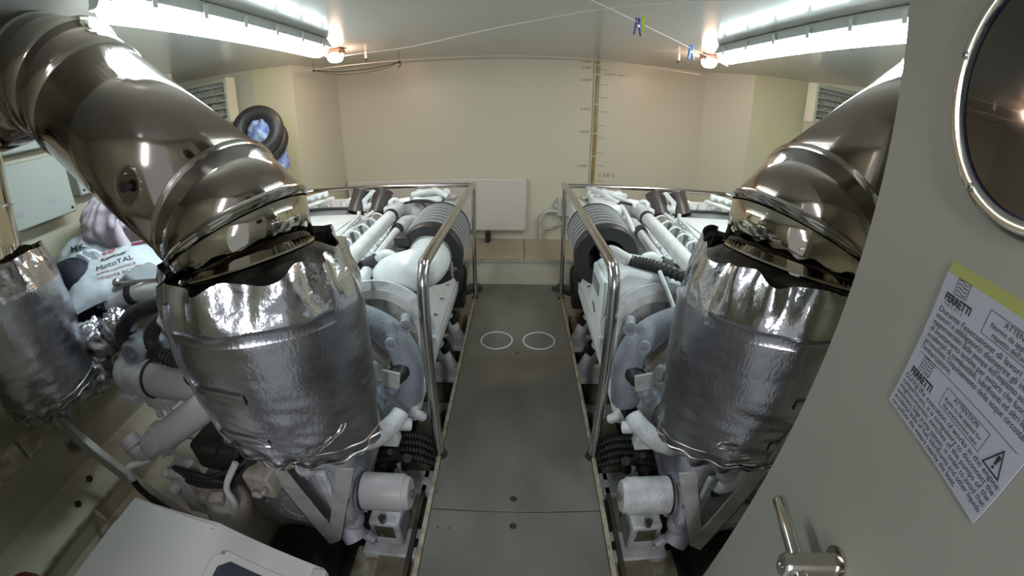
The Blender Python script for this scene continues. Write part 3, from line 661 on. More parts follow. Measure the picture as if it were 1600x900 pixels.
    mb = MB(); mb.tube([(-0.44, 1.08, 0.32), (-0.46, 1.04, 0.30), (-0.52, 1.0, 0.26), (-0.60, 0.98, 0.24)], 0.046, 16, 5, rfn=lambda t, i: 0.032 + 0.012 * t); mb.cyl((-0.41, 1.08, 0.25), (-0.47, 1.06, 0.27), 0.026, n=16); mb.box((-0.52, 1.00, 0.20), (-0.45, 1.06, 0.27)); B('coolant_manifold', 'cast', mb, 0.006)
    mb = MB(); mb.cyl((-0.435, 1.18, 0.22), (-0.405, 1.22, 0.16), 0.022, n=10); mb.cyl((-0.43, 1.2, 0.28), (-0.43, 1.2, 0.2), 0.016, n=10); B('drain_cock', 'white', mb)
    mb = MB(); mb.cyl((-0.47, 1.10, 0.02), (-0.50, 1.13, -0.08), 0.022, n=12); mb.tube([(-0.52, 1.06, 0.10), (-0.50, 1.10, 0.02), (-0.55, 1.16, -0.08)], 0.014, 10, 4); B('rubber_pipe', 'black', mb)
    # V shaped jacket support bracket
    mb = MB()
    V = {'lo': (-0.83, 0.52), 'ao': (-0.706, -0.070), 'ai': (-0.658, 0.085), 'li': (-0.755, 0.52), 'ro': (-0.475, 0.43), 'rb': (-0.645, -0.02), 'ri': (-0.53, 0.43)}
    V3 = {k: Vector((a, 0.70, b)) for k, (a, b) in V.items()}
    mb.prism([V3['lo'], V3['ao'], V3['ai'], V3['li']], (0, 0.006, 0)); mb.prism([V3['ao'], V3['rb'], V3['ro'], V3['ri'], V3['ai']], (0, 0.006, 0))
    mb.prism([V3['lo'], V3['ao'], V3['ao'] + Vector((0.006, 0, 0.004)), V3['lo'] + Vector((0.008, 0, 0))], (0, 0.035, 0)); B('support_bracket', 'bracket', mb, 0.0015)
    # second bracket under the outboard jacket
    if L:
        mb = MB(); a = Vector((-1.76, 0.58, 0.56)); b = Vector((-1.30, 0.62, 0.0)); d = b - a; u = Vector((d.z, 0, -d.x)).normalized() * 0.032
        mb.prism([a - u, b - u, b + u, a + u], (0, 0.008, 0)); mb.prism([a - u, b - u, b - u * 0.85, a - u * 0.85], (0, 0.03, 0)); B('support_bracket', 'bracket', mb, 0.002)
        for k, (cx, cy, cz, rr) in enumerate(((-1.60, 0.86, 0.71, 0.075), (-1.63, 0.80, 0.60, 0.075), (-1.49, 0.90, 0.75, 0.065))):
            mb = MB()
            def lump(i, j, cx=cx, cy=cy, cz=cz, rr=rr, k=k):
                a = i * 2 * math.pi; ph = j * math.pi; d = Vector((math.sin(ph) * math.cos(a), math.sin(ph) * math.sin(a), math.cos(ph)))
                w = rr * (1 + 0.28 * nz(d * 2.2 + Vector((k * 3, 0, 0)), 1.4) + 0.12 * nz(d * 7 + Vector((k, 3, 0)), 1.0))
                return Vector((cx, cy, cz)) + Vector((d.x * w, d.y * w, d.z * w * 1.15))
            mb.grid(lump, 40, 26); B('foil_wrap', 'foil', mb, angle=80)
        # cross pipes between the turbos
        mb = MB(); mb.cyl((-1.37, 0.83, 0.585), (-0.72, 0.83, 0.60), 0.067, n=32); cpp = B('cross_pipe', 'pinkish', mb)
        mb = MB(); mb.sphere((-1.42, 0.84, 0.59), 0.085, 24, 14, (1.1, 1, 1)); mb.cyl((-1.42, 0.83, 0.588), (-1.30, 0.83, 0.588), 0.077, n=32); mb.tube([(-1.42, 0.85, 0.60), (-1.50, 0.92, 0.60), (-1.52, 1.02, 0.55)], 0.07, 20, 4); mb.build('pipe_bend', 'cast', cpp)
        mb = MB(); mb.torus((-1.295, 0.83, 0.588), (1, 0, 0.02), 0.070, 0.005, 32, 8); mb.build('joint_ring', 'black', cpp)
        mb = MB(); mb.box((-1.36, 0.78, 0.48), (-1.24, 0.86, 0.53)); mb.box((-1.44, 0.74, 0.52), (-1.36, 0.80, 0.555)); mb.cyl((-1.27, 0.80, 0.49), (-1.24, 0.78, 0.44), 0.014, n=8); mb.cyl((-1.33, 0.80, 0.49), (-1.31, 0.78, 0.44), 0.014, n=8); mb.build('pipe_clamp', 'cast', cpp, 0.005)
        mb = MB(); mb.cyl((-1.23, 0.66, 0.44), (-0.95, 0.78, 0.59), 0.052, n=28); mb.bolts((-1.205, 0.672, 0.452), (-0.86, -0.5, -0.07), 0.055, 8, 0.008, 0.02); ol = B('oil_cooler', 'pinkish', mb)
        mb = MB(); mb.cyl((-1.205, 0.67, 0.453), (-1.18, 0.68, 0.466), 0.064, n=6); mb.sphere((-1.24, 0.655, 0.435), 0.046, 18, 12); mb.build('end_flange', 'pinkish', ol)
        mb = MB(); mb.tube([(-1.24, 0.65, 0.43), (-1.28, 0.63, 0.41), (-1.32, 0.63, 0.41), (-1.345, 0.64, 0.43)], 0.030, 16, 5); mb.cyl((-1.335, 0.638, 0.42), (-1.36, 0.645, 0.45), 0.038, n=18); mb.build('elbow', 'pinkish', ol)
        mb = MB(); mb.tube([(-1.26, 0.63, 0.39), (-1.30, 0.60, 0.385), (-1.335, 0.575, 0.375), (-1.335, 0.56, 0.33)], 0.014, 12, 5); hb_ = B('hose_barb', 'white', mb)
        mb = MB(); mb.tube([(-1.335, 0.56, 0.34), (-1.325, 0.56, 0.27), (-1.28, 0.57, 0.17), (-1.18, 0.60, 0.02)], 0.012, 12, 5); B('rubber_hose', 'black', mb)
        # dark hydraulic block, cables, cream pumps
        mb = MB(); mb.box((-1.12, 0.70, 0.30), (-0.92, 0.86, 0.42)); mb.box((-1.06, 0.68, 0.40), (-0.98, 0.74, 0.44)); B('dark_valve_block', 'dark', mb, 0.015)
        for k, (zz, rr) in enumerate(((0.36, 0.011), (0.345, 0.010), (0.33, 0.012), (0.375, 0.009))):
            mb = MB(); mb.tube([(-1.14, 0.66, 0.20 + 0.03 * k), (-1.17, 0.64, zz - 0.02), (-1.06, 0.63, zz - 0.012 * k), (-0.94, 0.65, zz - 0.03 + 0.01 * k), (-0.86, 0.70, zz + 0.03), (-0.85, 0.74, 0.46)], rr, 10, 6); B('cable', 'black', mb)
        mb = MB(); mb.tube([(-0.88, 0.73, 0.47), (-0.90, 0.70, 0.42), (-0.93, 0.68, 0.37)], 0.014, 10, 4); mb.cyl((-0.87, 0.70, 0.43), (-0.83, 0.70, 0.43), 0.010, n=8); B('cable_plug', 'black', mb)
        mb = MB(); mb.box((-1.22, 0.62, 0.12), (-1.13, 0.70, 0.34)); mb.cyl((-1.175, 0.63, 0.33), (-1.185, 0.60, 0.37), 0.020, n=14); mb.lathe((-1.20, 0.62, 0.26), (-0.3, -0.8, 0.5), [(0, 0.022), (0.02, 0.022), (0.02, 0.012), (0.012, 0.012), (0.012, 0)], 18); B('pump_bracket', 'cast', mb, 0.012)
        mb = MB(); mb.box((-1.12, 0.62, 0.12), (-1.0, 0.80, 0.28)); mb.box((-1.10, 0.59, 0.20), (-1.02, 0.66, 0.27), Matrix.Rotation(0.5, 3, 'Y')); B('pump_body', 'creamcast', mb, 0.02)
        mb = MB(); mb.lathe((-0.965, 0.61, 0.225), (0.25, 0.1, 0.9), [(-0.10, 0.055), (-0.06, 0.075), (0.04, 0.078), (0.07, 0.065), (0.08, 0.03), (0.08, 0.0)], 32); mb.box((-0.985, 0.57, 0.29), (-0.935, 0.61, 0.325), Matrix.Rotation(0.4, 3, 'Z')); B('filter_bowl', 'creamcast', mb, 0.006)
        mb = MB(); mb.tube([(-0.905, 0.58, 0.27), (-0.89, 0.59, 0.31), (-0.91, 0.61, 0.36), (-0.87, 0.66, 0.43)], 0.011, 12, 5); mb.cyl((-0.91, 0.575, 0.255), (-0.903, 0.58, 0.28), 0.018, n=6); B('oil_line', 'cast', mb)
        mb = MB(); mb.box((-0.87, 0.65, 0.28), (-0.77, 0.74, 0.38)); mb.cyl((-0.83, 0.65, 0.31), (-0.83, 0.63, 0.30), 0.020, n=16); mb.cyl((-0.785, 0.65, 0.34), (-0.785, 0.62, 0.34), 0.010, n=10); B('solenoid', 'creamcast', mb, 0.012)
        # upper front: white pipes, corrugated hoses, mountings
        mb = MB(); mb.tube([(-1.62, 1.0, 0.80), (-1.50, 1.0, 0.835), (-1.36, 1.0, 0.86), (-1.20, 1.04, 0.86), (-1.0, 1.1, 0.84)], 0.042, 22, 5, rfn=lambda t, i: 0.038 + (0.012 if t < 0.12 else 0)); wp = B('intake_pipe', 'white', mb)
        mb = MB(); mb.cyl((-1.475, 1.0, 0.84), (-1.435, 1.0, 0.847), 0.045, n=24); mb.build('hose_sleeve', 'black', wp)
        mb = MB(); mb.tube([(-1.10, 0.98, 0.82), (-1.17, 0.96, 0.86), (-1.20, 0.97, 0.92), (-1.15, 0.99, 0.95), (-1.0, 1.02, 0.95)], 0.022, 16, 5); B('looped_pipe', 'white', mb)
        mb = MB(); mb.prism([(-1.78, 0.98, 0.79), (-1.60, 0.98, 0.74), (-1.44, 0.98, 0.76), (-1.35, 0.98, 0.88), (-1.46, 0.98, 0.93), (-1.60, 0.98, 0.86)], (0, 0.14, 0)); mb.cyl((-1.58, 0.98, 0.80), (-1.58, 0.95, 0.80), 0.018, n=10); mb.cyl((-1.68, 0.98, 0.80), (-1.68, 0.95, 0.80), 0.014, n=10); B('turbo_casting', 'grey', mb, 0.015)
        for dy in (0, 0.0):
            pass
        hs = corrugated([(-1.06, 0.92, 0.885), (-1.17, 0.88, 0.868), (-1.30, 0.87, 0.835), (-1.41, 0.865, 0.774), (-1.455, 0.865, 0.705), (-1.40, 0.865, 0.665), (-1.31, 0.865, 0.668), (-1.20, 0.86, 0.67)], 0.026, 0.016, 0.10); B('ribbed_hose', 'black', hs)
        hs = corrugated([(-1.05, 0.84, 0.87), (-1.10, 0.82, 0.847), (-1.166, 0.82, 0.811), (-1.208, 0.82, 0.765), (-1.207, 0.82, 0.714), (-1.14, 0.82, 0.689), (-1.044, 0.82, 0.699), (-0.95, 0.83, 0.71)], 0.025, 0.016, 0.10); B('ribbed_hose', 'black', hs)
        mb = MB(); mb.lathe((-1.28, 1.05, 0.66), (0.2, -1, 0.2), [(0, 0.13), (0.06, 0.13), (0.09, 0.10), (0.10, 0.05), (0.10, 0)], 32); B('turbo_end', 'grey', mb)
        mb = MB(); mb.lathe((-1.36, 0.86, 0.69), (0.2, -1, 0.1), [(0, 0.05), (0.05, 0.05), (0.06, 0.03), (0.03, 0.02), (0.03, 0)], 20); mb.box((-1.45, 0.88, 0.64), (-1.25, 0.96, 0.72)); B('valve_housing', 'grey', mb, 0.012)
        mb = MB()
        for i in range(26):
            x = -1.55 + rnd.random() * 0.62; y = 1.02 + rnd.random() * 0.35; z = 0.78 + rnd.random() * 0.10
            if i % 2: mb.box((x, y, z), (x + 0.05, y + 0.04, z + 0.03))
            else: mb.tube([(x, y, z), (x + 0.06, y + 0.03, z + 0.03), (x + 0.13, y - 0.02, z + 0.01), (x + 0.18, y + 0.04, z)], 0.008 + 0.006 * rnd.random(), 8, 3)
        B('wiring_loom', 'black', mb)
        mb = MB(); mb.cyl((-1.48, 0.96, 0.905), (-1.16, 1.02, 0.90), 0.006, n=8); mb.sphere((-1.49, 0.96, 0.905), 0.018, 10, 8); B('actuator_rod', 'steel', mb)
    else:
        mb = MB(); mb.tube([(-0.86, 0.80, 0.27), (-0.80, 0.76, 0.30), (-0.74, 0.78, 0.25), (-0.72, 0.82, 0.18)], 0.034, 16, 5); mb.tube([(-0.96, 0.82, 0.30), (-0.90, 0.78, 0.35), (-0.82, 0.78, 0.36), (-0.76, 0.82, 0.32)], 0.036, 16, 5); B('water_elbow', 'white', mb)
        mb = MB(); mb.cyl((-0.72, 0.81, 0.205), (-0.723, 0.82, 0.17), 0.037, n=18); mb.torus((-0.79, 0.765, 0.295), (1, 0, 0.3), 0.036, 0.005, 20, 6); B('hose_sleeve', 'black', mb)
        mb = MB(); mb.box((-1.06, 0.72, 0.0), (-0.92, 0.9, 0.18)); mb.cyl((-0.96, 0.70, -0.06), (-0.90, 0.70, -0.06), 0.05, n=16); mb.box((-1.16, 0.80, 0.10), (-1.0, 1.0, 0.34)); B('pump_body', 'creamcast', mb, 0.02)
        mb = MB(); mb.tube([(-0.84, 0.7, 0.08), (-0.95, 0.68, 0.11), (-1.1, 0.72, 0.13)], 0.008, 8, 4); B('cable', 'black', mb)
        mb = MB()
        for i in range(12):
            x = -1.15 + rnd.random() * 0.3; z = -0.12 + rnd.random() * 0.3
            mb.cyl((x, 0.74, z), (x + 0.04, 0.70, z + 0.02), 0.016 + rnd.random() * 0.012, n=8)
        B('fitting', 'creamcast', mb)
        mb = MB(); mb.tube([(-0.44, 1.22, 0.34), (-0.43, 1.18, 0.28), (-0.47, 1.12, 0.22), (-0.50, 1.08, 0.14)], 0.018, 10, 4)
        for i in range(4): mb.box((-0.47 - 0.012 * i, 1.16 - 0.03 * i, 0.30 - 0.04 * i), (-0.42 - 0.012 * i, 1.19 - 0.03 * i, 0.325 - 0.04 * i))
        B('cable_loom', 'black', mb)
    # flywheel shaft coupling in the dark
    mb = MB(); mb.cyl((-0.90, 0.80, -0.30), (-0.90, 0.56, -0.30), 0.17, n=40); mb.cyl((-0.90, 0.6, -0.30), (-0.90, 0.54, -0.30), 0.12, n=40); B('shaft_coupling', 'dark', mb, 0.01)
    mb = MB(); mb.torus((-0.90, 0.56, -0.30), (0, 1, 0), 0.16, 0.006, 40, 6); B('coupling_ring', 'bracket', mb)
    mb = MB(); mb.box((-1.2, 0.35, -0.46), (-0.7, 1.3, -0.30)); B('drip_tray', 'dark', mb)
    MX = 1.0
    return e

engine(-1); engine(1)

# ------------------------------------------------------------------ exhaust jackets and ducts
def jacket(c, r, z0, z1, s, label, flat_top=False, seed=0, tilt=True):
    """insulation jacket of aluminised cloth"""
    t = bpy.data.objects.new('exhaust_jacket', None); COL.objects.link(t); t.location = (c[0], c[1], z0)
    tag(t, label, 'insulation jacket', 'aluminised exhaust jackets')
    N, K = 128, 70
    def fn(q, th, h, rr):
        u = h / (z1 - z0)
        ctr = Vector((c[0], c[1], q.z)); d = (q - ctr); k = d.length
        if k < 1e-6: return q
        d.normalize()
        a = math.atan2(d.y, d.x)
        w = 0.0
        w += 0.006 * nz((a * 2.0 + seed, h * 9, seed), 1.3)
        w += 0.0035 * nz((a * 3 + seed * 3, h * 40, 2), 1.0) * (0.4 + 0.6 * (1 - u))
        if u > 0.78:          # gathered neck
            g = (u - 0.78) / 0.22
            w += 0.013 * g * math.sin(a * 13 + 2 * math.sin(a * 3 + seed)) * (1.0 if tilt else 0.4) + 0.010 * g * nz((a * 7, h * 15, seed), 1.0)
        if u < 0.16:          # lashed foot
            g = (0.16 - u) / 0.16
            w += 0.012 * g * math.sin(a * 17 + seed) + 0.012 * g * nz((a * 5, h * 30, seed + 4), 1.0)
        z = q.z + (1 - u) * 0.10 * (d.x * s * -1 * 0.5 * -1 - d.y * 0.86) * (k / r) * (1 if tilt else 0) + (0.012 * nz((a * 3, seed, 1.5), 1.0) + (0.01 if tilt else 0.0) * math.sin(a * 9)) * max(0, (u - 0.85) / 0.15)
        return Vector((c[0], c[1], z)) + d * (k + w)
    prof = []
    for j in range(K + 1):
        u = j / K; h = u * (z1 - z0)
        if u < 0.10: rr = r * (0.72 + 0.16 * math.sqrt(u / 0.10))
        elif u < 0.8: rr = r * (0.88 + 0.12 * math.sin((u - 0.10) / 0.7 * math.pi * 0.5)) + 0.0
        else: rr = r * (1.0 - 0.13 * ((u - 0.8) / 0.2) ** 1.3)
        prof.append((h, rr))
    prof_body = prof[:int(K * 0.80) + 1]
    mb = MB(); mb.lathe((c[0], c[1], z0), (0, 0, 1), [(0.0, 0.0)] + prof_body, N, fn=fn); body = mb.build('jacket_body', 'foil', t, angle=60)
    mb = MB(); mb.lathe((c[0], c[1], z0), (0, 0, 1), prof[int(K * 0.80):], N, fn=fn); mb.build('jacket_collar', 'foil_shiny', t, angle=60)
    # inner scorched liner
    def fn2(q, th, h, rr):
        a = th
        return q + Vector((math.cos(a), math.sin(a), 0)) * (0.004 * math.sin(9 * a + seed) + 0.006 * nz((a * 4, h * 30, seed), 1.0)) + Vector((0, 0, 0.010 * nz((a * 3, h * 20, seed + 7), 1.0)))
    H = z1 - z0
    mb = MB(); mb.lathe((c[0], c[1], z0), (0, 0, 1), [(H * 0.80, r * 0.87), (H * 0.90, r * 0.865), (H * 0.92, r * 0.85), (H * 0.91, r * 0.825), (H * 0.88, r * 0.81), (H * 0.82, r * 0.80), (H * 0.76, r * 0.3)], 96, fn=fn2); mb.build('liner', 'liner', t, angle=80)
    # sewn straps, seam and lacing hooks
    for u in (0.24, 0.52, 0.80):
        def fs(q, th, h, rr): return fn(q, th, h, rr)
        h = u * H; rr = r * 1.0 if u > 0.6 else r * (0.88 + 0.12 * math.sin((u - 0.10) / 0.7 * math.pi * 0.5))
        mb = MB(); mb.lathe((c[0], c[1], z0), (0, 0, 1), [(h - 0.015, rr - 0.002), (h - 0.013, rr + 0.006), (h - 0.009, rr + 0.0045), (h + 0.009, rr + 0.0045), (h + 0.013, rr + 0.006), (h + 0.015, rr - 0.002)], N, fn=fs)
        # keep only an arc
        arc = []
        for f in mb.f:
            m = sum((Vector(mb.v[i]) for i in f), Vector()) / len(f)
            a = math.degrees(math.atan2(m.y - c[1], (m.x - c[0]) * (-s)))
            if (-150 < a < -75) if u < 0.7 else (-160 < a < -20): arc.append(f)
        if seed == 2 : arc = [f for f in arc if f[0] % N < 0]
        mb.f = arc
        if arc: mb.build('strap', 'foil', t)
    aa = math.radians(-112) if s < 0 else math.radians(-95)
    pts = []
    for j in range(12):
        u = 0.12 + j * 0.074; h = u * H; rr = r * (1.0 - 0.13 * (max(0, u - 0.8) / 0.2) ** 1.3 if u > 0.8 else (0.88 + 0.12 * math.sin((u - 0.10) / 0.7 * math.pi * 0.5))) + 0.003
        a = aa + 0.15 * (u - 0.5)
        pts.append(fn(Vector((c[0] + rr * math.cos(a), c[1] + rr * math.sin(a), z0 + h)), a, h, rr))
    if seed != 2:
        mb = MB(); mb.tube(pts, 0.008, 8, 3); mb.build('seam', 'foil', t)
    for j in range(5):
        mb = MB()
        a = math.radians(-70 + j * 9) if s < 0 else math.radians(-110 - j * 9 + 18); z = z0 + 0.05 + 0.012 * j + (0.06 if tilt else 0); rr = r * 0.87 + 0.012
        p = Vector((c[0] + rr * math.cos(a), c[1] + rr * math.sin(a), z)); q = Vector((c[0] + (rr + 0.008) * math.cos(a), c[1] + (rr + 0.008) * math.sin(a), z))
        tn = Vector((-math.sin(a), math.cos(a), 0.5)).normalized()
        mb.tube([p - tn * 0.025, q - tn * 0.01 + Vector((0, 0, .006)), q + tn * 0.015 + Vector((0, 0, .006)), q + tn * 0.025, q + tn * 0.01 - Vector((0, 0, .006)), p - tn * 0.02 - Vector((0, 0, .006))], 0.0018, 6, 4); mb.build('lacing_hook', 'chrome', t)
    for zz in (0.045, 0.085):
        mb = MB(); mb.lathe((c[0], c[1], z0), (0, 0, 1), [(zz, r * 0.87 + 0.004), (zz + 0.002, r * 0.87 + 0.007), (zz + 0.004, r * 0.87 + 0.004)], 96, fn=lambda q, th, h, rr: fn(q, th, h, rr) + Vector((0, 0, 0.012 * math.sin(th * 2 + zz * 50)))); mb.build('lashing_wire', 'steel', t)
    return t

def duct(s, label):
    global MX
    MX = 1.0 if s < 0 else -1.0
    t = empty('exhaust_duct', (-0.64, 0.765, 1.0), label, 'exhaust duct', 'polished steel exhaust ducts')
    R = 0.1715
    P = [(-0.650, 0.764, 1.062), (-0.645, 0.752, 1.144), (-0.708, 0.776, 1.193), (-1.131, 0.806, 1.506), (-1.213, 0.808, 1.578), (-1.353, 0.808, 1.628), (-2.353, 0.808, 1.632)]
    mats = ['gold', 'duct', 'duct', 'duct', 'duct', 'duct']
    P = [Vector(p) for p in P]
    n = 72
    # rings of vertices at every mitre plane
    rings = []
    for i, p in enumerate(P):
        d0 = (P[i] - P[i - 1]).normalized() if i > 0 else (P[1] - P[0]).normalized()
        d1 = (P[i + 1] - P[i]).normalized() if i < len(P) - 1 else d0
        pn = (d0 + d1).normalized() if i else Vector((-0.182, 0.097, 1)).normalized()
        u = (Vector((0, 1, 0)) - d1 * d1.y).normalized(); w = d1.cross(u)
        ring = []
        for k in range(n):
            a = 2 * math.pi * k / n
            q = u * math.cos(a) + w * math.sin(a)
            # slide along d1 onto the mitre plane
            tt = -(q * R).dot(pn) / d1.dot(pn)
            ring.append(p + q * R + d1 * tt)
        rings.append(ring)
    for i in range(len(P) - 1):
        mb = MB(); K = 1
        vs = rings[i] + rings[i + 1]
        fs = [(k, n + k, n + (k + 1) % n, (k + 1) % n) for k in range(n)]
        mb.add(vs, fs); mb.build('duct_section', mats[i], t, angle=60, solid=0.003)
        if i > 0:
            mb = MB()
            d1 = (P[i + 1] - P[i]).normalized(); d0 = (P[i] - P[i - 1]).normalized(); pn = (d0 + d1).normalized(); c = sum(rings[i], Vector()) / n
            prof = [(-0.014, 0.0), (-0.010, 0.004), (-0.004, 0.0075), (0.0, 0.005), (0.004, 0.0075), (0.010, 0.004), (0.014, 0.0)]
            vs = []
            for h, rr in prof:
                for q in rings[i]:
                    dd = (q - c).normalized(); vs.append(q + dd * rr + pn * h * 0.8 + (dd * 0.001))
            m = len(prof)
            mb.add(vs, [(j * n + k, (j + 1) * n + k, (j + 1) * n + (k + 1) % n, j * n + (k + 1) % n) for j in range(m - 1) for k in range(n)])
            mb.build('seam_bead', 'chrome', t, angle=60)
    mb = MB(); vs = []
    d = Vector((-0.182, 0.097, 1)).normalized(); m = 8
    for j in range(m):
        for q in rings[0]: vs.append(P[0] + (q - P[0]) * (1 + 0.035 * math.cos(2 * math.pi * j / m)) + d * 0.006 * math.sin(2 * math.pi * j / m))
    mb.add(vs, [(j * n + k, ((j + 1) % m) * n + k, ((j + 1) % m) * n + (k + 1) % n, j * n + (k + 1) % n) for j in range(m) for k in range(n)]); mb.build('rolled_lip', 'gold', t)
    if s < 0:
        d = (P[3] - P[2]).normalized(); u = (Vector((0, 1, 0)) - d * d.y).normalized(); w = d.cross(u)
        out = (u * math.cos(math.radians(187)) + w * math.sin(math.radians(187))).normalized()
        c = P[2] * 0.78 + P[3] * 0.22 + out * R
        mb = MB(); mb.lathe(c - out * 0.012, out, [(0, 0.040), (0.014, 0.040), (0.017, 0.038), (0.0165, 0.034), (0.016, 0.0)], 40); pt = mb.build('inspection_port', 'duct', t)
        mb = MB(); mb.torus(c + out * 0.004, out, 0.039, 0.0028, 40, 8); mb.build('port_ring', 'chrome', pt)
        mb = MB(); mb.cyl(c + out * 0.004, c + out * 0.014, 0.009, n=16); mb.cyl(c + out * 0.014, c + out * 0.018, 0.012, n=16); mb.build('knob', 'black', pt)
        mb = MB(); a, b = rotframe(out); mb.sphere(c + out * 0.006 + b * 0.026, 0.004, 10, 8); mb.build('rivet', 'chrome', pt)
    MX = 1.0
    return t

jacket((-0.628, 0.768), 0.250, 0.50, 1.080, -1, 'silver foil insulation jacket with sewn straps, under the fully visible left duct', seed=0)
jacket((0.645, 0.775), 0.250, 0.50, 1.080, 1, 'silver foil insulation jacket partly hidden by the open door', seed=1)
jacket((-1.70, 0.64), 0.205, 0.57, 1.13, -1, 'silver foil insulation jacket cut by the left picture edge', seed=2, tilt=False)
duct(-1, 'wide polished steel exhaust duct rising left to the ceiling over the left engine')
duct(1, 'wide polished steel exhaust duct running up behind the open door')
t = bpy.data.objects.new('exhaust_duct', None); COL.objects.link(t); t.location = (-1.71, 0.62, 1.05)
tag(t, 'slim upright steel exhaust duct at the left picture edge', 'exhaust duct')
mb = MB(); mb.cyl((-1.71, 0.62, 1.05), (-1.72, 0.66, 1.47), 0.13, n=56, caps=False); mb.build('duct_section', 'gold', t)
mb = MB(); mb.torus((-1.715, 0.643, 1.29), (-0.03, 0.1, 1), 0.131, 0.005, 56, 8); mb.build('seam_bead', 'chrome', t)

# scorched rag stuffed beside the collar
mb = MB()
def ragfn(i, j):
    a = i * 2 * math.pi; ph = j * math.pi
    r = 0.034 * (1 + 0.35 * nz((math.cos(a) * 2, math.sin(a) * 2, j * 4), 1.5))
    return Vector((-0.875 + r * math.sin(ph) * math.cos(a), 0.72 + r * math.sin(ph) * math.sin(a), 1.03 + 0.05 * math.cos(ph)))
mb.grid(ragfn, 28, 18)
tag(mb.build('rag', 'liner', None, angle=80), 'crumpled brown cloth tucked between the duct and its jacket', 'cloth')

# ------------------------------------------------------------------ ceiling fixtures
def tube_light(s, y0, y1, x0, x1, label):
    t = bpy.data.objects.new('fluorescent_light', None); COL.objects.link(t); t.location = ((x0 + x1) / 2, (y0 + y1) / 2, ZC - 0.01)
    tag(t, label, 'light', 'long fluorescent fixtures')
    a = Vector((x0, y0, 0)); b = Vector((x1, y1, 0)); d = (b - a).normalized(); u = Vector((d.y, -d.x, 0))
    mb = MB(); prof = [(-0.055, 1.808), (-0.078, 1.758), (0.078, 1.758), (0.055, 1.808)]
    mb.prism([a + u * q + Vector((0, 0, z)) for q, z in prof], b - a); mb.build('housing', 'fixture', t, 0.004)
    mb = MB(); n = 9
    poly = [a + d * 0.02 + u * 0.066 * math.cos(math.pi * k / (n - 1)) + Vector((0, 0, 1.757 - 0.048 * math.sin(math.pi * k / (n - 1)))) for k in range(n)]
    mb.prism(poly, (b - a) - d * 0.04); mb.build('lit_diffuser', 'tube', t, angle=60)
    k = 6
    for i in range(k):
        p = a + (b - a) * ((i + 0.5) / k)
        for sg in (-1, 1):
            mb = MB(); q = p + u * 0.074 * sg + Vector((0, 0, 1.742)); mb.prism([q - d * 0.010, q + d * 0.010, q + d * 0.010 + Vector((0, 0, 0.045)), q - d * 0.010 + Vector((0, 0, 0.045))], u * 0.008 * sg); mb.build('clip', 'fixture', t, 0.001)
    for e_, dd in ((a, -1), (b, 1)):
        mb = MB(); q = e_ + Vector((0, 0, 1.762)); mb.cyl(q, q + d * dd * 0.035, 0.022, n=12); mb.build('end_gland', 'fixture', t)
    return t
tube_light(-1, 0.84, 2.15, -1.075, -1.085, 'long fluorescent ceiling fixture above the left engine')
tube_light(1, 0.88, 2.27, 1.20, 1.175, 'long fluorescent ceiling fixture above the right engine')
def globe(x, y, label):
    t = bpy.data.objects.new('bulkhead_light', None); COL.objects.link(t); t.location = (x, y, ZC - 0.01)
    tag(t, label, 'light', 'warm bulkhead lamps')
    mb = MB(); mb.box((x - 0.055, y - 0.04, 1.775), (x + 0.055, y + 0.04, 1.808)); mb.build('lamp_base', 'bronze', t, 0.006)
    mb = MB(); mb.lathe((x, y, 1.776), (0, 0, -1), [(0, 0.046), (0.012, 0.050), (0.032, 0.047), (0.046, 0.036), (0.052, 0.016), (0.053, 0.0)], 28); mb.build('lit_globe', 'warm', t)
    for dx in (-0.05, 0.05):
        mb = MB(); mb.cyl((x + dx, y - 0.055, 1.79), (x + dx, y - 0.04, 1.76), 0.006, n=8); mb.build('clamp', 'bronze', t)
globe(-1.145, 2.48, 'warm lit bulkhead lamp at the end of the left fluorescent fixture')
globe(1.225, 2.59, 'warm lit bulkhead lamp at the end of the right fluorescent fixture')
# louvred vents high in the side recesses
def vent(x0, x1, y, z0, z1, label):
    t = bpy.data.objects.new('louvred_vent', None); COL.objects.link(t); t.location = ((x0 + x1) / 2, y, z0)
    tag(t, label, 'vent', 'louvred vents')
    mb = MB(); mb.box((x0, y + 0.03, z0), (x1, y + 0.06, z1)); mb.build('backing', 'bracket', t)
    mb = MB()
    for sx in (x0 - 0.03, x1): mb.box((sx, y - 0.03, z0 - 0.03), (sx + 0.03, y + 0.07, z1 + 0.03))
    mb.box((x0, y - 0.02, z0 - 0.03), (x1, y + 0.07, z0)); mb.box((x0, y - 0.02, z1), (x1, y + 0.07, z1 + 0.03)); mb.build('frame', 'wall_pale', t, 0.004)
    for i in range(5):
        z = z0 + (z1 - z0) * (i + 0.5) / 5
        mb = MB(); mb.box((x0 - 0.02, y - 0.035, z - 0.003), (x1 + 0.02, y + 0.015, z + 0.003), Matrix.Rotation(math.radians(8), 3, 'X')); mb.build('slat', 'wall_pale', t, 0.002)
    n = int((x1 - x0) / 0.018)
    for i in range(n):
        x = x0 + (i + 0.5) * (x1 - x0) / n
        mb = MB(); mb.box((x - 0.004, y + 0.018, z0), (x + 0.004, y + 0.032, z1)); mb.build('mesh_bar', 'cord', t)
vent(-2.52, -2.02, 2.50, 1.47, 1.72, 'cream louvred vent high in the left recess behind the duct')
vent(2.10, 2.56, 2.58, 1.50, 1.72, 'cream louvred vent high in the right recess behind the duct')
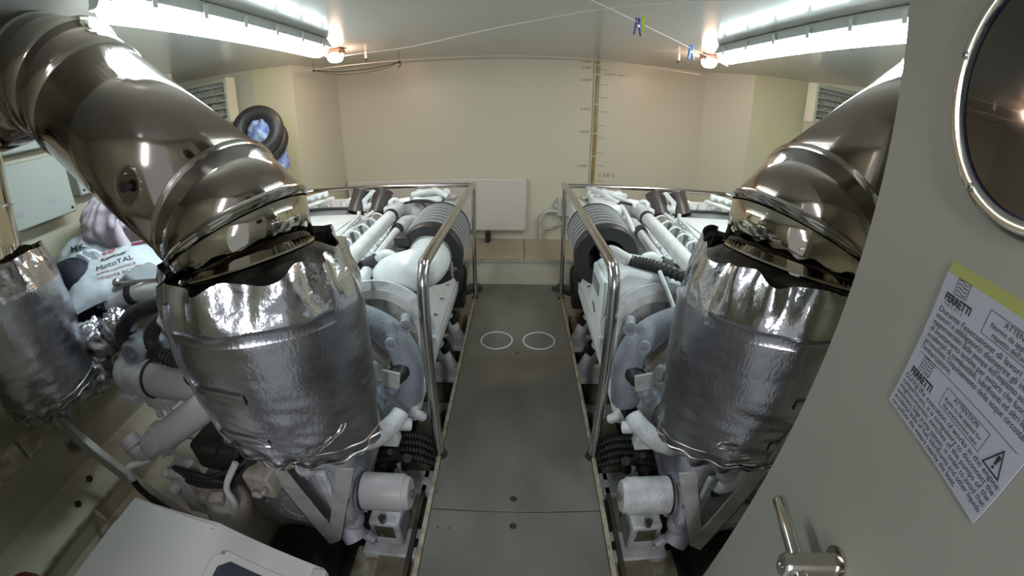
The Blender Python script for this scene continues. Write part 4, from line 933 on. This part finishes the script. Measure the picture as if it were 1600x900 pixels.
# ceiling bolts hanging
for x, y, lab in ((-1.03, 2.72, 'small grey ceiling bolt stud beside the left warm lamp'), (1.06, 2.72, 'small grey ceiling bolt stud beside the right warm lamp')):
    t = bpy.data.objects.new('ceiling_stud', None); COL.objects.link(t); t.location = (x, y, ZC); tag(t, lab, 'stud')
    mb = MB(); mb.cyl((x, y, ZC), (x, y, ZC - 0.045), 0.010, n=12); mb.build('sleeve', 'fixture', t)
    mb = MB(); mb.cyl((x, y, ZC - 0.045), (x, y, ZC - 0.065), 0.006, n=8); mb.build('bolt', 'dark', t)
# ------------------------------------------------------------------ clothes lines and pegs
mb = MB(); A = Vector((0.02, 1.30, 1.795)); Bq = Vector((1.19, 2.26, 1.70)); Mid = (A + Bq) / 2
lp = [A, A * 0.75 + Bq * 0.25 - Vector((0, 0, 0.012)), Mid - Vector((0, 0, 0.016)), A * 0.25 + Bq * 0.75 - Vector((0, 0, 0.012)), Bq]
mb.tube(lp, 0.0022, 6, 5); tag(mb.build('clothes_line', 'cord'), 'white cord strung under the ceiling holding the pegs', 'cord')
mb = MB(); mb.tube([(-1.12, 2.52, 1.765), (-0.6, 2.3, 1.745), (0.0, 1.9, 1.765), (0.35, 1.65, 1.785), (0.80, 1.35, 1.805)], 0.002, 6, 5); tag(mb.build('clothes_line', 'cord'), 'second thin white cord running from the left warm lamp', 'cord')
mb = MB(); mb.tube([(-1.65, 2.82, 1.745), (-1.1, 2.75, 1.735), (0.0, 2.9, 1.755), (0.6, 3.1, 1.77), (1.35, 3.0, 1.72)], 0.002, 6, 5); tag(mb.build('clothes_line', 'cord'), 'thin cord stretched along the top of the back wall', 'cord')
def peg(u, m, lab, off=Vector((0, 0, 0)), yaw=0.3, upside=False):
    p = A * (1 - u) + Bq * u - Vector((0, 0, 0.012)) + off
    t = bpy.data.objects.new('clothes_peg', None); COL.objects.link(t); t.location = p; tag(t, lab, 'clothes peg')
    ca, sa = math.cos(yaw), math.sin(yaw); ex = Vector((ca, sa, 0)); ey = Vector((-sa, ca, 0))
    sg = -1 if not upside else 1
    for k in (-1, 1):
        mb = MB()
        pts = [p + ex * (k * 0.004) + Vector((0, 0, 0.014)), p + ex * (k * 0.003) + Vector((0, 0, -0.015)), p + ex * (k * 0.014) + Vector((0, 0, -0.058)), p + ex * (k * 0.019) + Vector((0, 0, -0.058)), p + ex * (k * 0.011) + Vector((0, 0, -0.012)), p + ex * (k * 0.010) + Vector((0, 0, 0.014))]
        mb.prism([q - ey * 0.006 for q in pts], ey * 0.012); mb.build('jaw', m, t, 0.001)
    mb = MB(); mb.cyl(p - ey * 0.008 + Vector((0, 0, -0.02)), p + ey * 0.008 + Vector((0, 0, -0.02)), 0.006, n=10); mb.build('spring', 'steel', t)
peg(0.385, 'purple', 'purple plastic clothes peg hanging on the white cord')
peg(0.41, 'lime', 'lime green plastic clothes peg beside the purple one', yaw=1.3, off=Vector((0, 0, 0.015)))
peg(0.69, 'skyblue', 'bright blue plastic clothes peg near the right warm lamp')
# dark cords tied on the back wall
mb = MB(); mb.tube([(-1.50, 2.86, 1.745), (-1.35, 2.9, 1.72), (-1.15, 2.92, 1.715), (-0.95, 2.9, 1.725), (-0.84, 2.86, 1.74)], 0.0035, 6, 5)
mb.tube([(-1.50, 2.86, 1.745), (-1.35, 2.9, 1.70), (-1.15, 2.92, 1.69), (-0.95, 2.9, 1.71), (-0.84, 2.86, 1.74)], 0.002, 6, 5)
mb.tube([(-0.84, 2.86, 1.74), (-0.83, 2.86, 1.72), (-0.85, 2.86, 1.70)], 0.004, 6, 4); mb.cyl((-1.50, 2.86, 1.745), (-1.50, 2.86, 1.811), 0.0015, n=6); mb.cyl((-0.84, 2.86, 1.74), (-0.84, 2.86, 1.811), 0.0015, n=6); mb.sphere((-1.50, 2.86, 1.745), 0.012, 10, 8); mb.sphere((-0.84, 2.86, 1.74), 0.012, 10, 8)
tag(mb.build('tied_cord', 'darkcord'), 'dark sagging cord tied between two knots near the left warm lamp', 'cord')

# ------------------------------------------------------------------ back wall: sight tube, marks, pad, small box
t = bpy.data.objects.new('sight_tube', None); COL.objects.link(t); t.location = (0.65, 3.47, 0.25); tag(t, 'yellow brown tank sight tube running up the back wall', 'sight tube')
mb = MB(); mb.box((0.640, 3.470, 0.25), (0.668, 3.484, ZC)); mb.build('tube_body', 'brass', t, 0.003)
mb = MB(); mb.cyl((0.630, 3.474, 0.25), (0.630, 3.474, ZC), 0.007, n=10); mb.build('clear_line', 'clear_tube', t)
for z in (0.75, 1.0, 1.2, 1.45, 1.70, 1.78):
    mb = MB(); mb.box((0.618, 3.463, z - 0.004), (0.680, 3.486, z + 0.004)); mb.build('clip', 'cord', t)
mk = bpy.data.objects.new('level_marks', None); COL.objects.link(mk); mk.location = (0.66, 3.485, 0.5); tag(mk, 'handwritten level marks on the back wall beside the sight tube', 'marks')
def wall_text(body, x, z, size, xs=1.0, m='pen', par=mk, shear=0.3):
    vs, fs = text_geo(body, size, xs=xs, shear=shear); mb = MB(); mb.add([(x + a, 3.4845, z + b) for a, b, c in vs], fs); mb.build('writing', m, par, flat=True)
for txt, z in (('7.000', 1.795), ('6.500', 1.745), ('6.000', 1.64), ('5.000', 1.395), ('4.000', 1.20), ('3.000', 0.90)): wall_text(txt, 0.51, z, 0.032, 1.2)
wall_text('5.500 lt', 0.70, 0.82, 0.045, 1.1)
wall_text('6.500 lt mare', 0.705, 1.70, 0.026, 1.3)
wall_text('4.500', 0.69, 0.70, 0.03); wall_text('2.000', 0.50, 0.58, 0.03); wall_text('2.500', 0.70, 0.62, 0.03)
mb = MB()
for z in (1.745, 1.62, 1.51, 1.39, 1.27, 1.16, 1.03, 0.92, 0.78):
    mb.prism([(0.672, 3.4850, z), (0.745, 3.4850, z - 0.006), (0.745, 3.4850, z - 0.002), (0.672, 3.4850, z + 0.003)], (0, 0.0008, 0))
mb.build('tick_line', 'pen', mk, flat=True)
mb = MB(); mb.box((-2.0 + 0.42, 3.42, 0.31), (0.07, 3.484, 0.80)); tag(mb.build('wall_pad', 'pad', None, 0.02), 'long cream padded panel on the lower back wall', 'panel')
mb = MB(); mb.box((-0.30, 3.36, 0.222), (-0.26, 3.47, 0.312)); tag(mb.build('pad_support', 'dark', None), 'dark bracket under the cream padded panel', 'bracket')
t = bpy.data.objects.new('sensor_box', None); COL.objects.link(t); t.location = (0.40, 3.44, 0.50); tag(t, 'small pale control box with a blue label on the back wall', 'box')
mb = MB(); mb.box((0.34, 3.41, 0.46), (0.46, 3.484, 0.62)); mb.build('body', 'box_grey', t, 0.008)
mb = MB(); mb.box((0.385, 3.405, 0.53), (0.415, 3.412, 0.56)); mb.build('label', 'plastic_blue', t)
mb = MB(); mb.tube([(0.36, 3.44, 0.50), (0.26, 3.44, 0.50), (0.20, 3.44, 0.44), (0.20, 3.44, 0.30), (0.205, 3.44, 0.225)], 0.017, 12, 5); mb.build('pipe', 'bracket', t)
mb = MB(); mb.tube([(0.40, 3.44, 0.46), (0.40, 3.43, 0.40), (0.34, 3.43, 0.36), (0.24, 3.43, 0.33)], 0.012, 12, 5); mb.cyl((0.385, 3.43, 0.40), (0.415, 3.43, 0.42), 0.022, n=12); mb.build('valve', 'steel', t)
mb = MB(); mb.cyl((0.33, 3.43, 0.56), (0.34, 3.44, 0.56), 0.018, n=12); mb.cyl((0.46, 3.43, 0.52), (0.50, 3.44, 0.52), 0.015, n=12); mb.build('gland', 'fixture', t)

# ------------------------------------------------------------------ port side: junction boxes
def jbox(y0, y1, z0, z1, lab, d=0.12, tilt=0.0, stickers=()):
    t = bpy.data.objects.new('junction_box', None); COL.objects.link(t); t.location = (-2.26, (y0 + y1) / 2, z0); tag(t, lab, 'junction box')
    mb = MB(); mb.box((-2.26, y0, z0), (-2.26 + d * 0.7, y1, z1)); mb.build('body', 'box_grey', t, 0.008)
    mb = MB(); mb.box((-2.26 + d * 0.7, y0 - 0.004, z0 - 0.004), (-2.26 + d, y1 + 0.004, z1 + 0.004)); lid = mb.build('lid', 'box_grey', t, 0.008)
    mb = MB()
    for y in (y0 + 0.02, y1 - 0.02):
        for z in (z0 + 0.02, z1 - 0.02): mb.cyl((-2.26 + d - 0.001, y, z), (-2.26 + d + 0.002, y, z), 0.007, n=12)
    mb.build('lid_screw', 'dark', lid)
    for (y, z) in stickers:
        mb = MB(); mb.box((-2.26 + d, y, z), (-2.26 + d + 0.001, y + 0.04, z + 0.03)); sk = mb.build('sticker', 'paper', lid)
jbox(0.86, 1.29, 1.14, 1.42, 'large grey junction box with small white stickers on the left wall', stickers=((0.98, 1.19), (1.16, 1.20)))
jbox(1.00, 1.40, 1.47, 1.58, 'upper pale grey junction box above the large one', 0.10)
jbox(1.36, 1.54, 1.20, 1.42, 'small grey junction box right of the large one', 0.09)
jbox(1.58, 1.82, 1.22, 1.44, 'grey junction box half hidden behind the exhaust duct', 0.09)
jbox(1.50, 1.72, 1.0, 1.12, 'low grey junction box just above the lilac cloth bag', 0.08)

# ------------------------------------------------------------------ bags and soft goods on the outboard side
def blob(name, c, r, m, lab, cat, fold=0.1, k=9, seed=0, sq=1.0, parts=None, nrm=(64, 40), lean=(0, 0), solo=False):
    t = bpy.data.objects.new(name, None); COL.objects.link(t); t.location = (c[0], c[1], c[2] - r[2]); tag(t, lab, cat)
    mb = MB()
    def f(i, j):
        a = i * 2 * math.pi; ph = j * math.pi
        d = Vector((math.sin(ph) * math.cos(a), math.sin(ph) * math.sin(a), math.cos(ph)))
        w = 1 + fold * 0.5 * nz(d * 2 + Vector((seed, 0, 0)), 1.5) + fold * 0.30 * (0.3 + max(0, math.cos(ph))) * math.sin(a * k + 3 * nz(d * 1.5 + Vector((seed, 2, 1)), 1.3) + 2 * ph) + fold * 0.2 * nz(d * 5 + Vector((seed, 5, 0)), 1.3)
        e_ = Vector((math.copysign(abs(d.x) ** sq, d.x), math.copysign(abs(d.y) ** sq, d.y), math.copysign(abs(d.z) ** sq, d.z)))
        z = max(e_.z * w, -0.72)
        return Vector((c[0] + r[0] * e_.x * w + lean[0] * z, c[1] + r[1] * e_.y * w + lean[1] * z, c[2] + r[2] * z))
    mb.grid(f, *nrm)
    if solo:
        bpy.data.objects.remove(t); o = mb.build(name, m, None, angle=80); return tag(o, lab, cat)
    mb.build(name + '_body', m, t, angle=80)
    return t
t = blob('cloth_bundle', (-1.93, 1.40, 1.05), (0.19, 0.22, 0.15), 'lilac', 'knotted lilac cloth bundle on the left shelf', 'bundle', 0.17, 23, 3, nrm=(140, 70))
mb = MB()
kc = Vector((-1.755, 1.235, 1.075))
mb.torus(kc, (0.5, -0.6, 0.5), 0.028, 0.020, 20, 10)
mb.tube([kc, kc + Vector((0.03, -0.03, -0.05)), kc + Vector((0.05, -0.03, -0.12))], 0.02, 10, 5, rfn=lambda q, i: 0.014 + 0.016 * q)
mb.tube([kc, kc + Vector((0.03, 0.05, -0.02)), kc + Vector((0.09, 0.10, -0.08))], 0.02, 10, 5, rfn=lambda q, i: 0.014 + 0.02 * q); mb.build('knot', 'lilac', t)
# printed carrier bag: pillow surface with print wrapped on it
bc = Vector((-1.655, 1.10, 0.885)); bu = Vector((0.66, 0.74, 0.05)).normalized(); bv = Vector((-0.70, 0.58, 0.34)).normalized()
BS = 0.82; bn = bu.cross(bv).normalized()
if bn.z < 0: bn = -bn
def bagsurf(u, v, off=0.0):
    """u, v in metres from the bag's middle"""
    u *= BS; v *= BS; off *= 1.0
    U = u / (0.30 * BS); V = v / (0.19 * BS)
    h = 0.065 * math.sqrt(max(0.0, (1 - min(1, abs(U)) ** 2.6) * (1 - min(1, abs(V)) ** 2.6)))
    h += 0.010 * nz((u * 9, v * 9, 0.5), 1.0) + 0.005 * nz((u * 28, v * 28, 2.5), 1.0)
    return bc + bu * u + bv * v + bn * (h + off)
t = bpy.data.objects.new('carrier_bag', None); COL.objects.link(t); t.location = bc; tag(t, 'white plastic carrier bag with red and black print lying over the left engine', 'bag')
mb = MB(); mb.grid(lambda i, j: bagsurf((i - 0.5) * 0.6 * (1 - 0.12 * abs(j - .5)), (j - 0.5) * 0.38), 60, 40); mb.grid(lambda i, j: bagsurf((i - 0.5) * 0.6 * (1 - 0.12 * abs(j - .5)), (0.5 - j) * 0.38) - bn * 2 * max(0, (bagsurf((i - 0.5) * 0.6, (0.5 - j) * 0.38) - bc).dot(bn)) * 0.7, 30, 20); mb.build('bag_body', 'bag', t, angle=80)
mb = MB(); mb.grid(lambda i, j: bc + bu * (-0.17 + 0.12 * j + 0.02 * math.sin(9 * i)) + bv * (0.06 + 0.08 * i) + bn * (0.03 + 0.07 * math.sin(i * 3.1) * math.sin(j * 3.1) + 0.03 * nz((i * 5, j * 5, 1), 1.0)), 24, 20); mb.build('crumpled_handle', 'bag', t, angle=80)
def bag_text(body, u, v, size, m, xs=1.0, bold=0.0, shear=0.0):
    vs, fs = text_geo(body, size, xs=xs, bold=bold, shear=shear); mb = MB(); mb.add([bagsurf(u + a, v + b, 0.0035) for a, b, c in vs], fs); mb.build('print', m, t, flat=True)
bag_text('Scoyco', -0.20, 0.095, 0.062, 'red_ink', 1.15, 0.0012, 0.35)
bag_text('Kawasaki', -0.07, 0.035, 0.036, 'ink', 1.0, 0.0008)
bag_text('MotoTAL', -0.10, -0.035, 0.052, 'ink', 0.95)
bag_text('www.mototal.it', -0.10, -0.075, 0.032, 'maroon_ink')
bag_text('VENDITA RICAMBI', -0.10, -0.11, 0.028, 'maroon_ink')
bag_text('LG', -0.24, -0.02, 0.055, 'ink', 1.1, 0.001, 0.4)
mb = MB(); 
for (a, b) in ((0.12, 0.10),):
    q = [bagsurf(0.10, 0.088, 0.003), bagsurf(0.20, 0.088, 0.003), bagsurf(0.20, 0.125, 0.003), bagsurf(0.10, 0.125, 0.003)]; mb.add(q, [(0, 1, 2, 3)])
mb.build('print_patch', 'maroon_ink', t, flat=True)
t = blob('plastic_bag', (-2.03, 1.22, 0.93), (0.14, 0.16, 0.10), 'bag', 'pale plastic bag with bold black letters behind the printed carrier bag', 'bag', 0.14, 7, 9)
vs, fs = text_geo('MK', 0.08, bold=0.002, shear=-0.3)
mb = MB()
pc = Vector((-2.03, 1.22, 0.93))
for_v = []
for a, b, c in vs:
    ang = -1.1 + a / 0.20; el = 0.55 + b / 0.22
    d = Vector((math.cos(el) * math.cos(ang), math.cos(el) * math.sin(ang), math.sin(el)))
    for_v.append(pc + Vector((d.x * 0.155, d.y * 0.175, d.z * 0.112)))
mb.add(for_v, fs); mb.build('print', 'ink', t, flat=True)
t = blob('holdall', (-1.83, 0.985, 0.845), (0.115, 0.085, 0.15), 'navy', 'navy fabric holdall beside the left jacket', 'bag', 0.04, 5, 12, 0.8)
mb = MB(); mb.tube([(-1.725, 0.95, 0.76), (-1.712, 0.955, 0.84), (-1.735, 0.96, 0.91), (-1.79, 0.97, 0.975)], 0.0025, 8, 5); mb.build('piping', 'maroon_ink', t)
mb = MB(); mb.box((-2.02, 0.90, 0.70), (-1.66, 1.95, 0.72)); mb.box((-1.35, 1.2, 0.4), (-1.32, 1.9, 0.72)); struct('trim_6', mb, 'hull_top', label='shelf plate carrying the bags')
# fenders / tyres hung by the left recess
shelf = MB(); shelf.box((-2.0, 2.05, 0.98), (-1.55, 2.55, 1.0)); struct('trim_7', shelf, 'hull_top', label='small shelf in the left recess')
for (c, lab, ax_) in (((-1.64, 2.28, 1.345), 'upper black rubber tyre leaning in the left corner', (0.35, -1, 0.35)), ((-1.66, 2.36, 1.27), 'lower black rubber tyre behind the first', (0.15, -1, 0.7))):
    mb = MB(); mb.torus(c, ax_, 0.125, 0.048, 48, 18)
    tag(mb.build('tyre', 'tyre'), lab, 'tyre', 'black tyres in the left corner')
t = blob('bubble_wrap', (-1.64, 2.33, 1.32), (0.11, 0.08, 0.10), 'bluewrap', 'blue and clear bubble wrap stuffed inside the tyres', 'wrapping', 0.3, 6, 4, solo=True)
t = blob('blue_sheet', (-1.60, 2.40, 1.16), (0.08, 0.07, 0.16), 'bluewrap', 'blue plastic sheet hanging under the tyres', 'plastic sheet', 0.25, 8, 6, solo=True)

# ------------------------------------------------------------------ near white box with dark window
t = bpy.data.objects.new('control_cabinet', None); COL.objects.link(t); t.location = (-0.8, 0.3, 0.0); tag(t, 'white gelcoat cabinet with a dark window, bottom left foreground', 'cabinet')
Zb = 0.42
c1, c2, c3 = Vector((-1.145, 0.437, Zb)), Vector((-0.615, 0.49, Zb)), Vector((-1.155, 0.175, Zb))
c4 = Vector((-0.60, 0.17, Zb)); f1 = Vector((-0.42, 0.475, Zb - 0.055)); f2 = Vector((-0.40, 0.10, Zb - 0.055))
c1 = Vector((-1.144, 0.447, Zb)); c2 = Vector((-0.80, 0.45, Zb)); f1 = Vector((-0.534, 0.45, 0.27)); c3 = Vector((-1.15, 0.0, Zb)); c4 = Vector((-0.79, 0.0, Zb)); f2 = Vector((-0.534, 0.0, 0.27))
mb = MB()
top = [c3, c4, c2, c1]; dn = Vector((0, 0, -0.5))
vs = [c3, c4, f2, f1, c2, c1]
vb = [v + dn for v in vs]
vs2 = vs + vb
mb.add(vs2, [(0, 1, 4, 5), (1, 2, 3, 4), (6, 7, 10, 11)[::-1], (7, 8, 9, 10)[::-1], (0, 6, 7, 1)[::-1], (1, 7, 8, 2)[::-1], (2, 8, 9, 3)[::-1], (3, 9, 10, 4)[::-1], (4, 10, 11, 5)[::-1], (5, 11, 6, 0)[::-1]])
mb.build('cabinet_shell', 'lid_white', t, 0.008)
mb = MB(); fl = Vector((-0.035, 0.02, -0.02)); mb.box((-1.190, 0.0, 0.375), (-1.140, 0.372, 0.395)); mb.build('side_flange', 'lid_white', t, 0.003)
nf = (f2 - c4).cross(c2 - c4).normalized(); 
if nf.z < 0: nf = -nf
def facep(u, v): # u along slope down 0..1, v along y 0..1
    return (c4 * (1 - u) + f2 * u) * (1 - v) + (c2 * (1 - u) + f1 * u) * v
mb = MB(); q = [facep(0.08, 0.0), facep(0.92, 0.0), facep(0.92, 0.80), facep(0.86, 0.875), facep(0.17, 0.875), facep(0.08, 0.80)]; mb.prism([p - nf * 0.002 for p in q], nf * 0.005); wf = mb.build('window_frame', 'lid_white', t, 0.003)
mb = MB(); q = [facep(0.16, 0.0), facep(0.85, 0.0), facep(0.85, 0.76), facep(0.80, 0.82), facep(0.24, 0.82), facep(0.16, 0.76)]; mb.prism([p + nf * 0.002 for p in q], nf * 0.0025); mb.build('window_glass', 'screen', t)
mb = MB(); p = facep(0.15, 0.85) + nf * 0.002; mb.cyl(p, p + nf * 0.003, 0.006, n=10); p = c2 * 0.96 + c4 * 0.04 + Vector((-0.015, 0, 0)); mb.cyl(p, p + Vector((0, 0, 0.001)), 0.003, n=8); p = c1 + Vector((-0.02, -0.13, -0.022)); mb.cyl(p, p + Vector((0, 0, 0.003)), 0.004, n=8); mb.build('screw', 'steel', t)
mb = MB(); p = f1 + Vector((0.0, -0.02, 0.0)); mb.box(p - Vector((0.02, 0.02, 0.02)), p + Vector((0.02, 0.02, 0.012))); mb.build('corner_catch', 'lid_white', t, 0.005)
# dark red can in the corner
mb = MB(); mb.lathe((-1.52, 0.07, 0.062), (0, 0, 1), [(0, 0.0), (0, 0.075), (0.19, 0.075), (0.22, 0.06), (0.23, 0.03), (0.23, 0.0)], 32); tag(mb.build('plastic_canister', 'redcan'), 'dark red plastic canister in the bottom left corner', 'canister')

# ------------------------------------------------------------------ door with porthole, notice, handle
E0 = Vector((0.489, 0.429, 0)); T = Vector((-0.242, -0.970, 0)).normalized(); N = Vector((-0.970, 0.242, 0)).normalized()
def dp(u, z, h=0.0): return E0 + T * u + N * h + Vector((0, 0, z))
dr = bpy.data.objects.new('door_1', None); COL.objects.link(dr); dr.location = dp(0.32, 0.0); tag(dr, 'cream painted engine room door standing open with a round porthole', kind='structure')
PC = (0.234, 1.433)
# leaf with a round hole for the porthole
mb = MB(); n = 48; RO = 0.112
z0, z1, u1 = -0.02, 1.76, 0.70
def sq(a):
    ca, sa = math.cos(a), math.sin(a)
    k = min(((u1 - PC[0]) / ca if ca > 1e-6 else 1e9), ((0.0 - PC[0]) / ca if ca < -1e-6 else 1e9), ((z1 - PC[1]) / sa if sa > 1e-6 else 1e9), ((z0 - PC[1]) / sa if sa < -1e-6 else 1e9))
    return (PC[0] + ca * k, PC[1] + sa * k)
angs = sorted([2 * math.pi * k / n for k in range(n)] + [math.atan2(z - PC[1], u - PC[0]) % (2 * math.pi) for u in (0, u1) for z in (z0, z1)])
n = len(angs)
for h, flip in ((0.0, False), (-0.04, True)):
    inn = [dp(PC[0] + RO * math.cos(a), PC[1] + RO * math.sin(a), h) for a in angs]; out = [dp(*sq(a), h) for a in angs]
    fs = [(k, (k + 1) % n, n + (k + 1) % n, n + k) for k in range(n)]
    mb.add(inn + out, fs if not flip else [f[::-1] for f in fs])
o0 = 0; fs = []
for k in range(n):
    fs.append((n + k, n + (k + 1) % n, 3 * n + (k + 1) % n, 3 * n + k)); fs.append((k, 2 * n + k, 2 * n + (k + 1) % n, (k + 1) % n))
mb.f += fs
mb.build('door_leaf', 'door', dr, angle=30)
NN = N
def ring(prof, m, name, par, seg=72):
    mb = MB(); mb.lathe(dp(*PC), N, prof, seg); return mb.build(name, m, par)
rg = ring([(-0.004, 0.1265), (0.004, 0.1265), (0.007, 0.124), (0.008, 0.120), (0.008, 0.113), (0.0055, 0.1095), (0.002, 0.1092)], 'chrome', 'porthole_ring', dr)
ring([(0.0048, 0.1096), (0.0052, 0.1091), (0.0048, 0.1086)], 'blue', 'porthole_fringe', rg)  # thin ring coloured blue as the lens fringe along the glass edge
mb = MB(); mb.cyl(dp(PC[0], PC[1], -0.010), dp(PC[0], PC[1], 0.0025), 0.1094, n=64); mb.build('porthole_glass', 'glass_dark', dr)
for a in range(5):
    an = math.radians(163 + a * 72)
    # door coordinate angle: u is towards the hinge
    p = dp(PC[0] + 0.1175 * math.cos(an), PC[1] + 0.1175 * math.sin(an), 0.0078)
    mb = MB(); mb.lathe(p, N, [(0.0, 0.0048), (0.0015, 0.0044), (0.0022, 0.003), (0.0024, 0)], 16); sc = mb.build('screw', 'steel', rg)
    x, y_ = rotframe(N)
    mb.v = []; mb.f = []
    for q in (x + y_, x - y_):
        q = q.normalized(); w = q.cross(N)
        mb.prism([p + N * 0.0020 + q * 0.003 + w * 0.0006, p + N * 0.0020 - q * 0.003 + w * 0.0006, p + N * 0.0020 - q * 0.003 - w * 0.0006, p + N * 0.0020 + q * 0.003 - w * 0.0006], N * 0.0006)
    g = mb.build('screw_cross', 'dark', rg)
# lever handle
t = bpy.data.objects.new('door_handle', None); COL.objects.link(t); t.location = dp(0.25, 0.84) - dr.location; t.parent = dr
hu, hzz = 0.256, 0.862
mb = MB(); mb.lathe(dp(hu, hzz), N, [(0, 0.028), (0.004, 0.028), (0.005, 0.025), (0.005, 0.0)], 36); o_ = mb.build('rose', 'chrome', t)
mb = MB(); mb.cyl(dp(hu, hzz, 0.004), dp(hu, hzz, 0.073), 0.0185, 0.0165, n=28); mb.build('spindle', 'chrome', t)
mb = MB(); mb.lathe(dp(hu, hzz, 0.072), N, [(0, 0.0165), (0.006, 0.0165), (0.010, 0.014), (0.010, 0.006), (0.006, 0.005), (0.006, 0)], 28); mb.build('end_cap', 'chrome', t)
mb = MB(); hp = dp(hu, hzz, 0.058); up = (Vector((0, 0, -0.02)) - T).normalized(); mb.lathe(hp - up * 0.045, up, [(0, 0), (0.001, 0.009), (0.004, 0.0105), (0.155, 0.0105), (0.158, 0.009), (0.1595, 0.006), (0.160, 0)], 24); mb.build('lever_bar', 'chrome', t)
# notice on the door
nt_ = bpy.data.objects.new('door_notice', None); COL.objects.link(nt_); nt_.location = dp(0.25, 1.08); tag(nt_, 'white bilingual warning notice with a yellow top strip taped on the open door', 'notice')
u0, u1_, zb, zt = 0.167, 0.346, 1.082, 1.249
mb = MB(); mb.prism([dp(u0, zb, 0.0006), dp(u1_, zb, 0.0006), dp(u1_, zt, 0.0006), dp(u0, zt, 0.0006)], N * 0.0012); mb.build('paper_sheet', 'paper', nt_)
mb = MB(); mb.prism([dp(u0 + 0.001, zt - 0.001, 0.0006), dp(u1_, zt - 0.001, 0.0006), dp(u1_, zt + 0.0125, 0.0006), dp(u0 + 0.001, zt + 0.0125, 0.0006)], N * 0.0008); mb.build('yellow_strip', 'yellow_tape', nt_)
def ntext(body, u, z, size, xs=1.0, bold=0.0, spacing=1.0, align='LEFT', name='print'):
    vs, fs = text_geo(body, size, align=align, xs=xs, bold=bold, spacing=spacing); mb = MB(); mb.add([dp(u + a, z + b, 0.0022) for a, b, c in vs], fs); mb.build(name, 'ink', nt_, flat=True)
def just(lines, u, z, size, dz, width, indent=0):
    for i, l in enumerate(lines):
        vs, fs = text_geo(l, size); w = max(v[0] for v in vs)
        k = width / w if i < len(lines) - 1 else min(1.0, width / w) * (width / w if width / w < 1 else 1)
        k = max(0.6, min(k, 1.25)); mb = MB(); mb.add([dp(u + a * k, z - dz * i + b, 0.0022) for a, b, c in vs], fs); mb.build('print', 'ink', nt_, flat=True)
def nbox(a, b, c, d, w=0.0006):
    mb = MB()
    for (p, q, r, s_) in ((a, b, c, b + w), (a, d - w, c, d), (a, b, a + w, d), (c - w, b, c, d)):
        mb.add([dp(p, q, 0.0022), dp(r, q, 0.0022), dp(r, s_, 0.0022), dp(p, s_, 0.0022)], [(0, 1, 2, 3)])
    mb.build('print_frame', 'ink', nt_, flat=True)
def logo(u, z):
    nbox(u, z, u + 0.019, z + 0.017, 0.0008)
    for k in range(4):
        mb = MB(); m = 10
        vs = []
        for i in range(m + 1):
            x = u + 0.002 + 0.015 * i / m; y = z + 0.003 + k * 0.0037 + 0.0011 * math.sin(i / m * 2 * math.pi)
            vs += [dp(x, y, 0.0022), dp(x, y + 0.0009, 0.0022)]
        mb.add(vs, [(2 * i, 2 * i + 2, 2 * i + 3, 2 * i + 1) for i in range(m)]); mb.build('logo_wave', 'ink', nt_, flat=True)
for (zz) in (1.2365, 1.1450):
    logo(0.186, zz - 0.004)
    ntext('FERRETTI', 0.1765, zz - 0.0145, 0.0115, 0.86, 0.00045, name='logo_lettering'); ntext('YACHTS', 0.179, zz - 0.0195, 0.0048, 1.0, 0.0, 1.9, name='logo_lettering')
just(["Durante l'esecuzione di lavori nel locale", 'motori é obbligatorio disinserire gli interruttori', "magnetotermici delle pompe dell'impianto automatico", 'di svuotamento sentina per evitare che fuoriuscite', 'accidentali di combustibili, lubrificanti ed altri liquidi', "provochino l'inquinamento delle acque circostanti", "l'imbarcazione."], 0.1755, 1.2080, 0.0090, 0.0077, 0.165)
just(['During the execution of works in the engine', 'compartment, it is compulsory to disconnect the', 'magnetothermic switches of the pumps of the', 'automatic bilge pump system, in order to avoid that', 'accidental leaks of fuel, lubrificants and other liquids', 'can pollute the waters nearby the boat.'], 0.1725, 1.1215, 0.0084, 0.0072, 0.170)
nbox(0.238, 1.2165, 0.330, 1.2405); ntext('ATTENZIONE', 0.284, 1.2335, 0.0080, 1.0, 0, align='CENTER'); ntext('Norme da applicare per il', 0.284, 1.2262, 0.0075, 1.0, 0, align='CENTER'); ntext("rispetto dell'ambiente", 0.284, 1.2190, 0.0075, 1.0, 0, align='CENTER')
nbox(0.234, 1.1295, 0.304, 1.1510); ntext('ATTENTION', 0.269, 1.1447, 0.0072, 1.0, 0, align='CENTER'); ntext('Rules to be applied for', 0.269, 1.1382, 0.0066, 1.0, 0, align='CENTER'); ntext('the environment sake', 0.269, 1.1318, 0.0066, 1.0, 0, align='CENTER')
mb = MB(); mb.add([dp(0.176, 1.1575, 0.0022), dp(0.336, 1.1580, 0.0022), dp(0.336, 1.1586, 0.0022), dp(0.176, 1.1581, 0.0022)], [(0, 1, 2, 3)]); mb.build('print_rule', 'ink', nt_, flat=True)
# warning triangle
tri = [Vector((0.312, 1.1275)), Vector((0.338, 1.1275)), Vector((0.325, 1.1520))]
cg = sum(tri, Vector((0, 0))) / 3; inn = [cg + (p - cg) * 0.80 for p in tri]
mb = MB(); vs = [dp(p.x, p.y, 0.0022) for p in tri] + [dp(p.x, p.y, 0.0022) for p in inn]; mb.add(vs, [(0, 1, 4, 3), (1, 2, 5, 4), (2, 0, 3, 5)])
mb.add([dp(0.3238, 1.1352, .0022), dp(0.3262, 1.1352, .0022), dp(0.3272, 1.1445, .0022), dp(0.3228, 1.1445, .0022)], [(0, 1, 2, 3)]); mb.cyl(dp(0.325, 1.1325, 0.0020), dp(0.325, 1.1325, 0.0023), 0.0015, n=10); mb.build('warning_triangle', 'ink', nt_, flat=True)
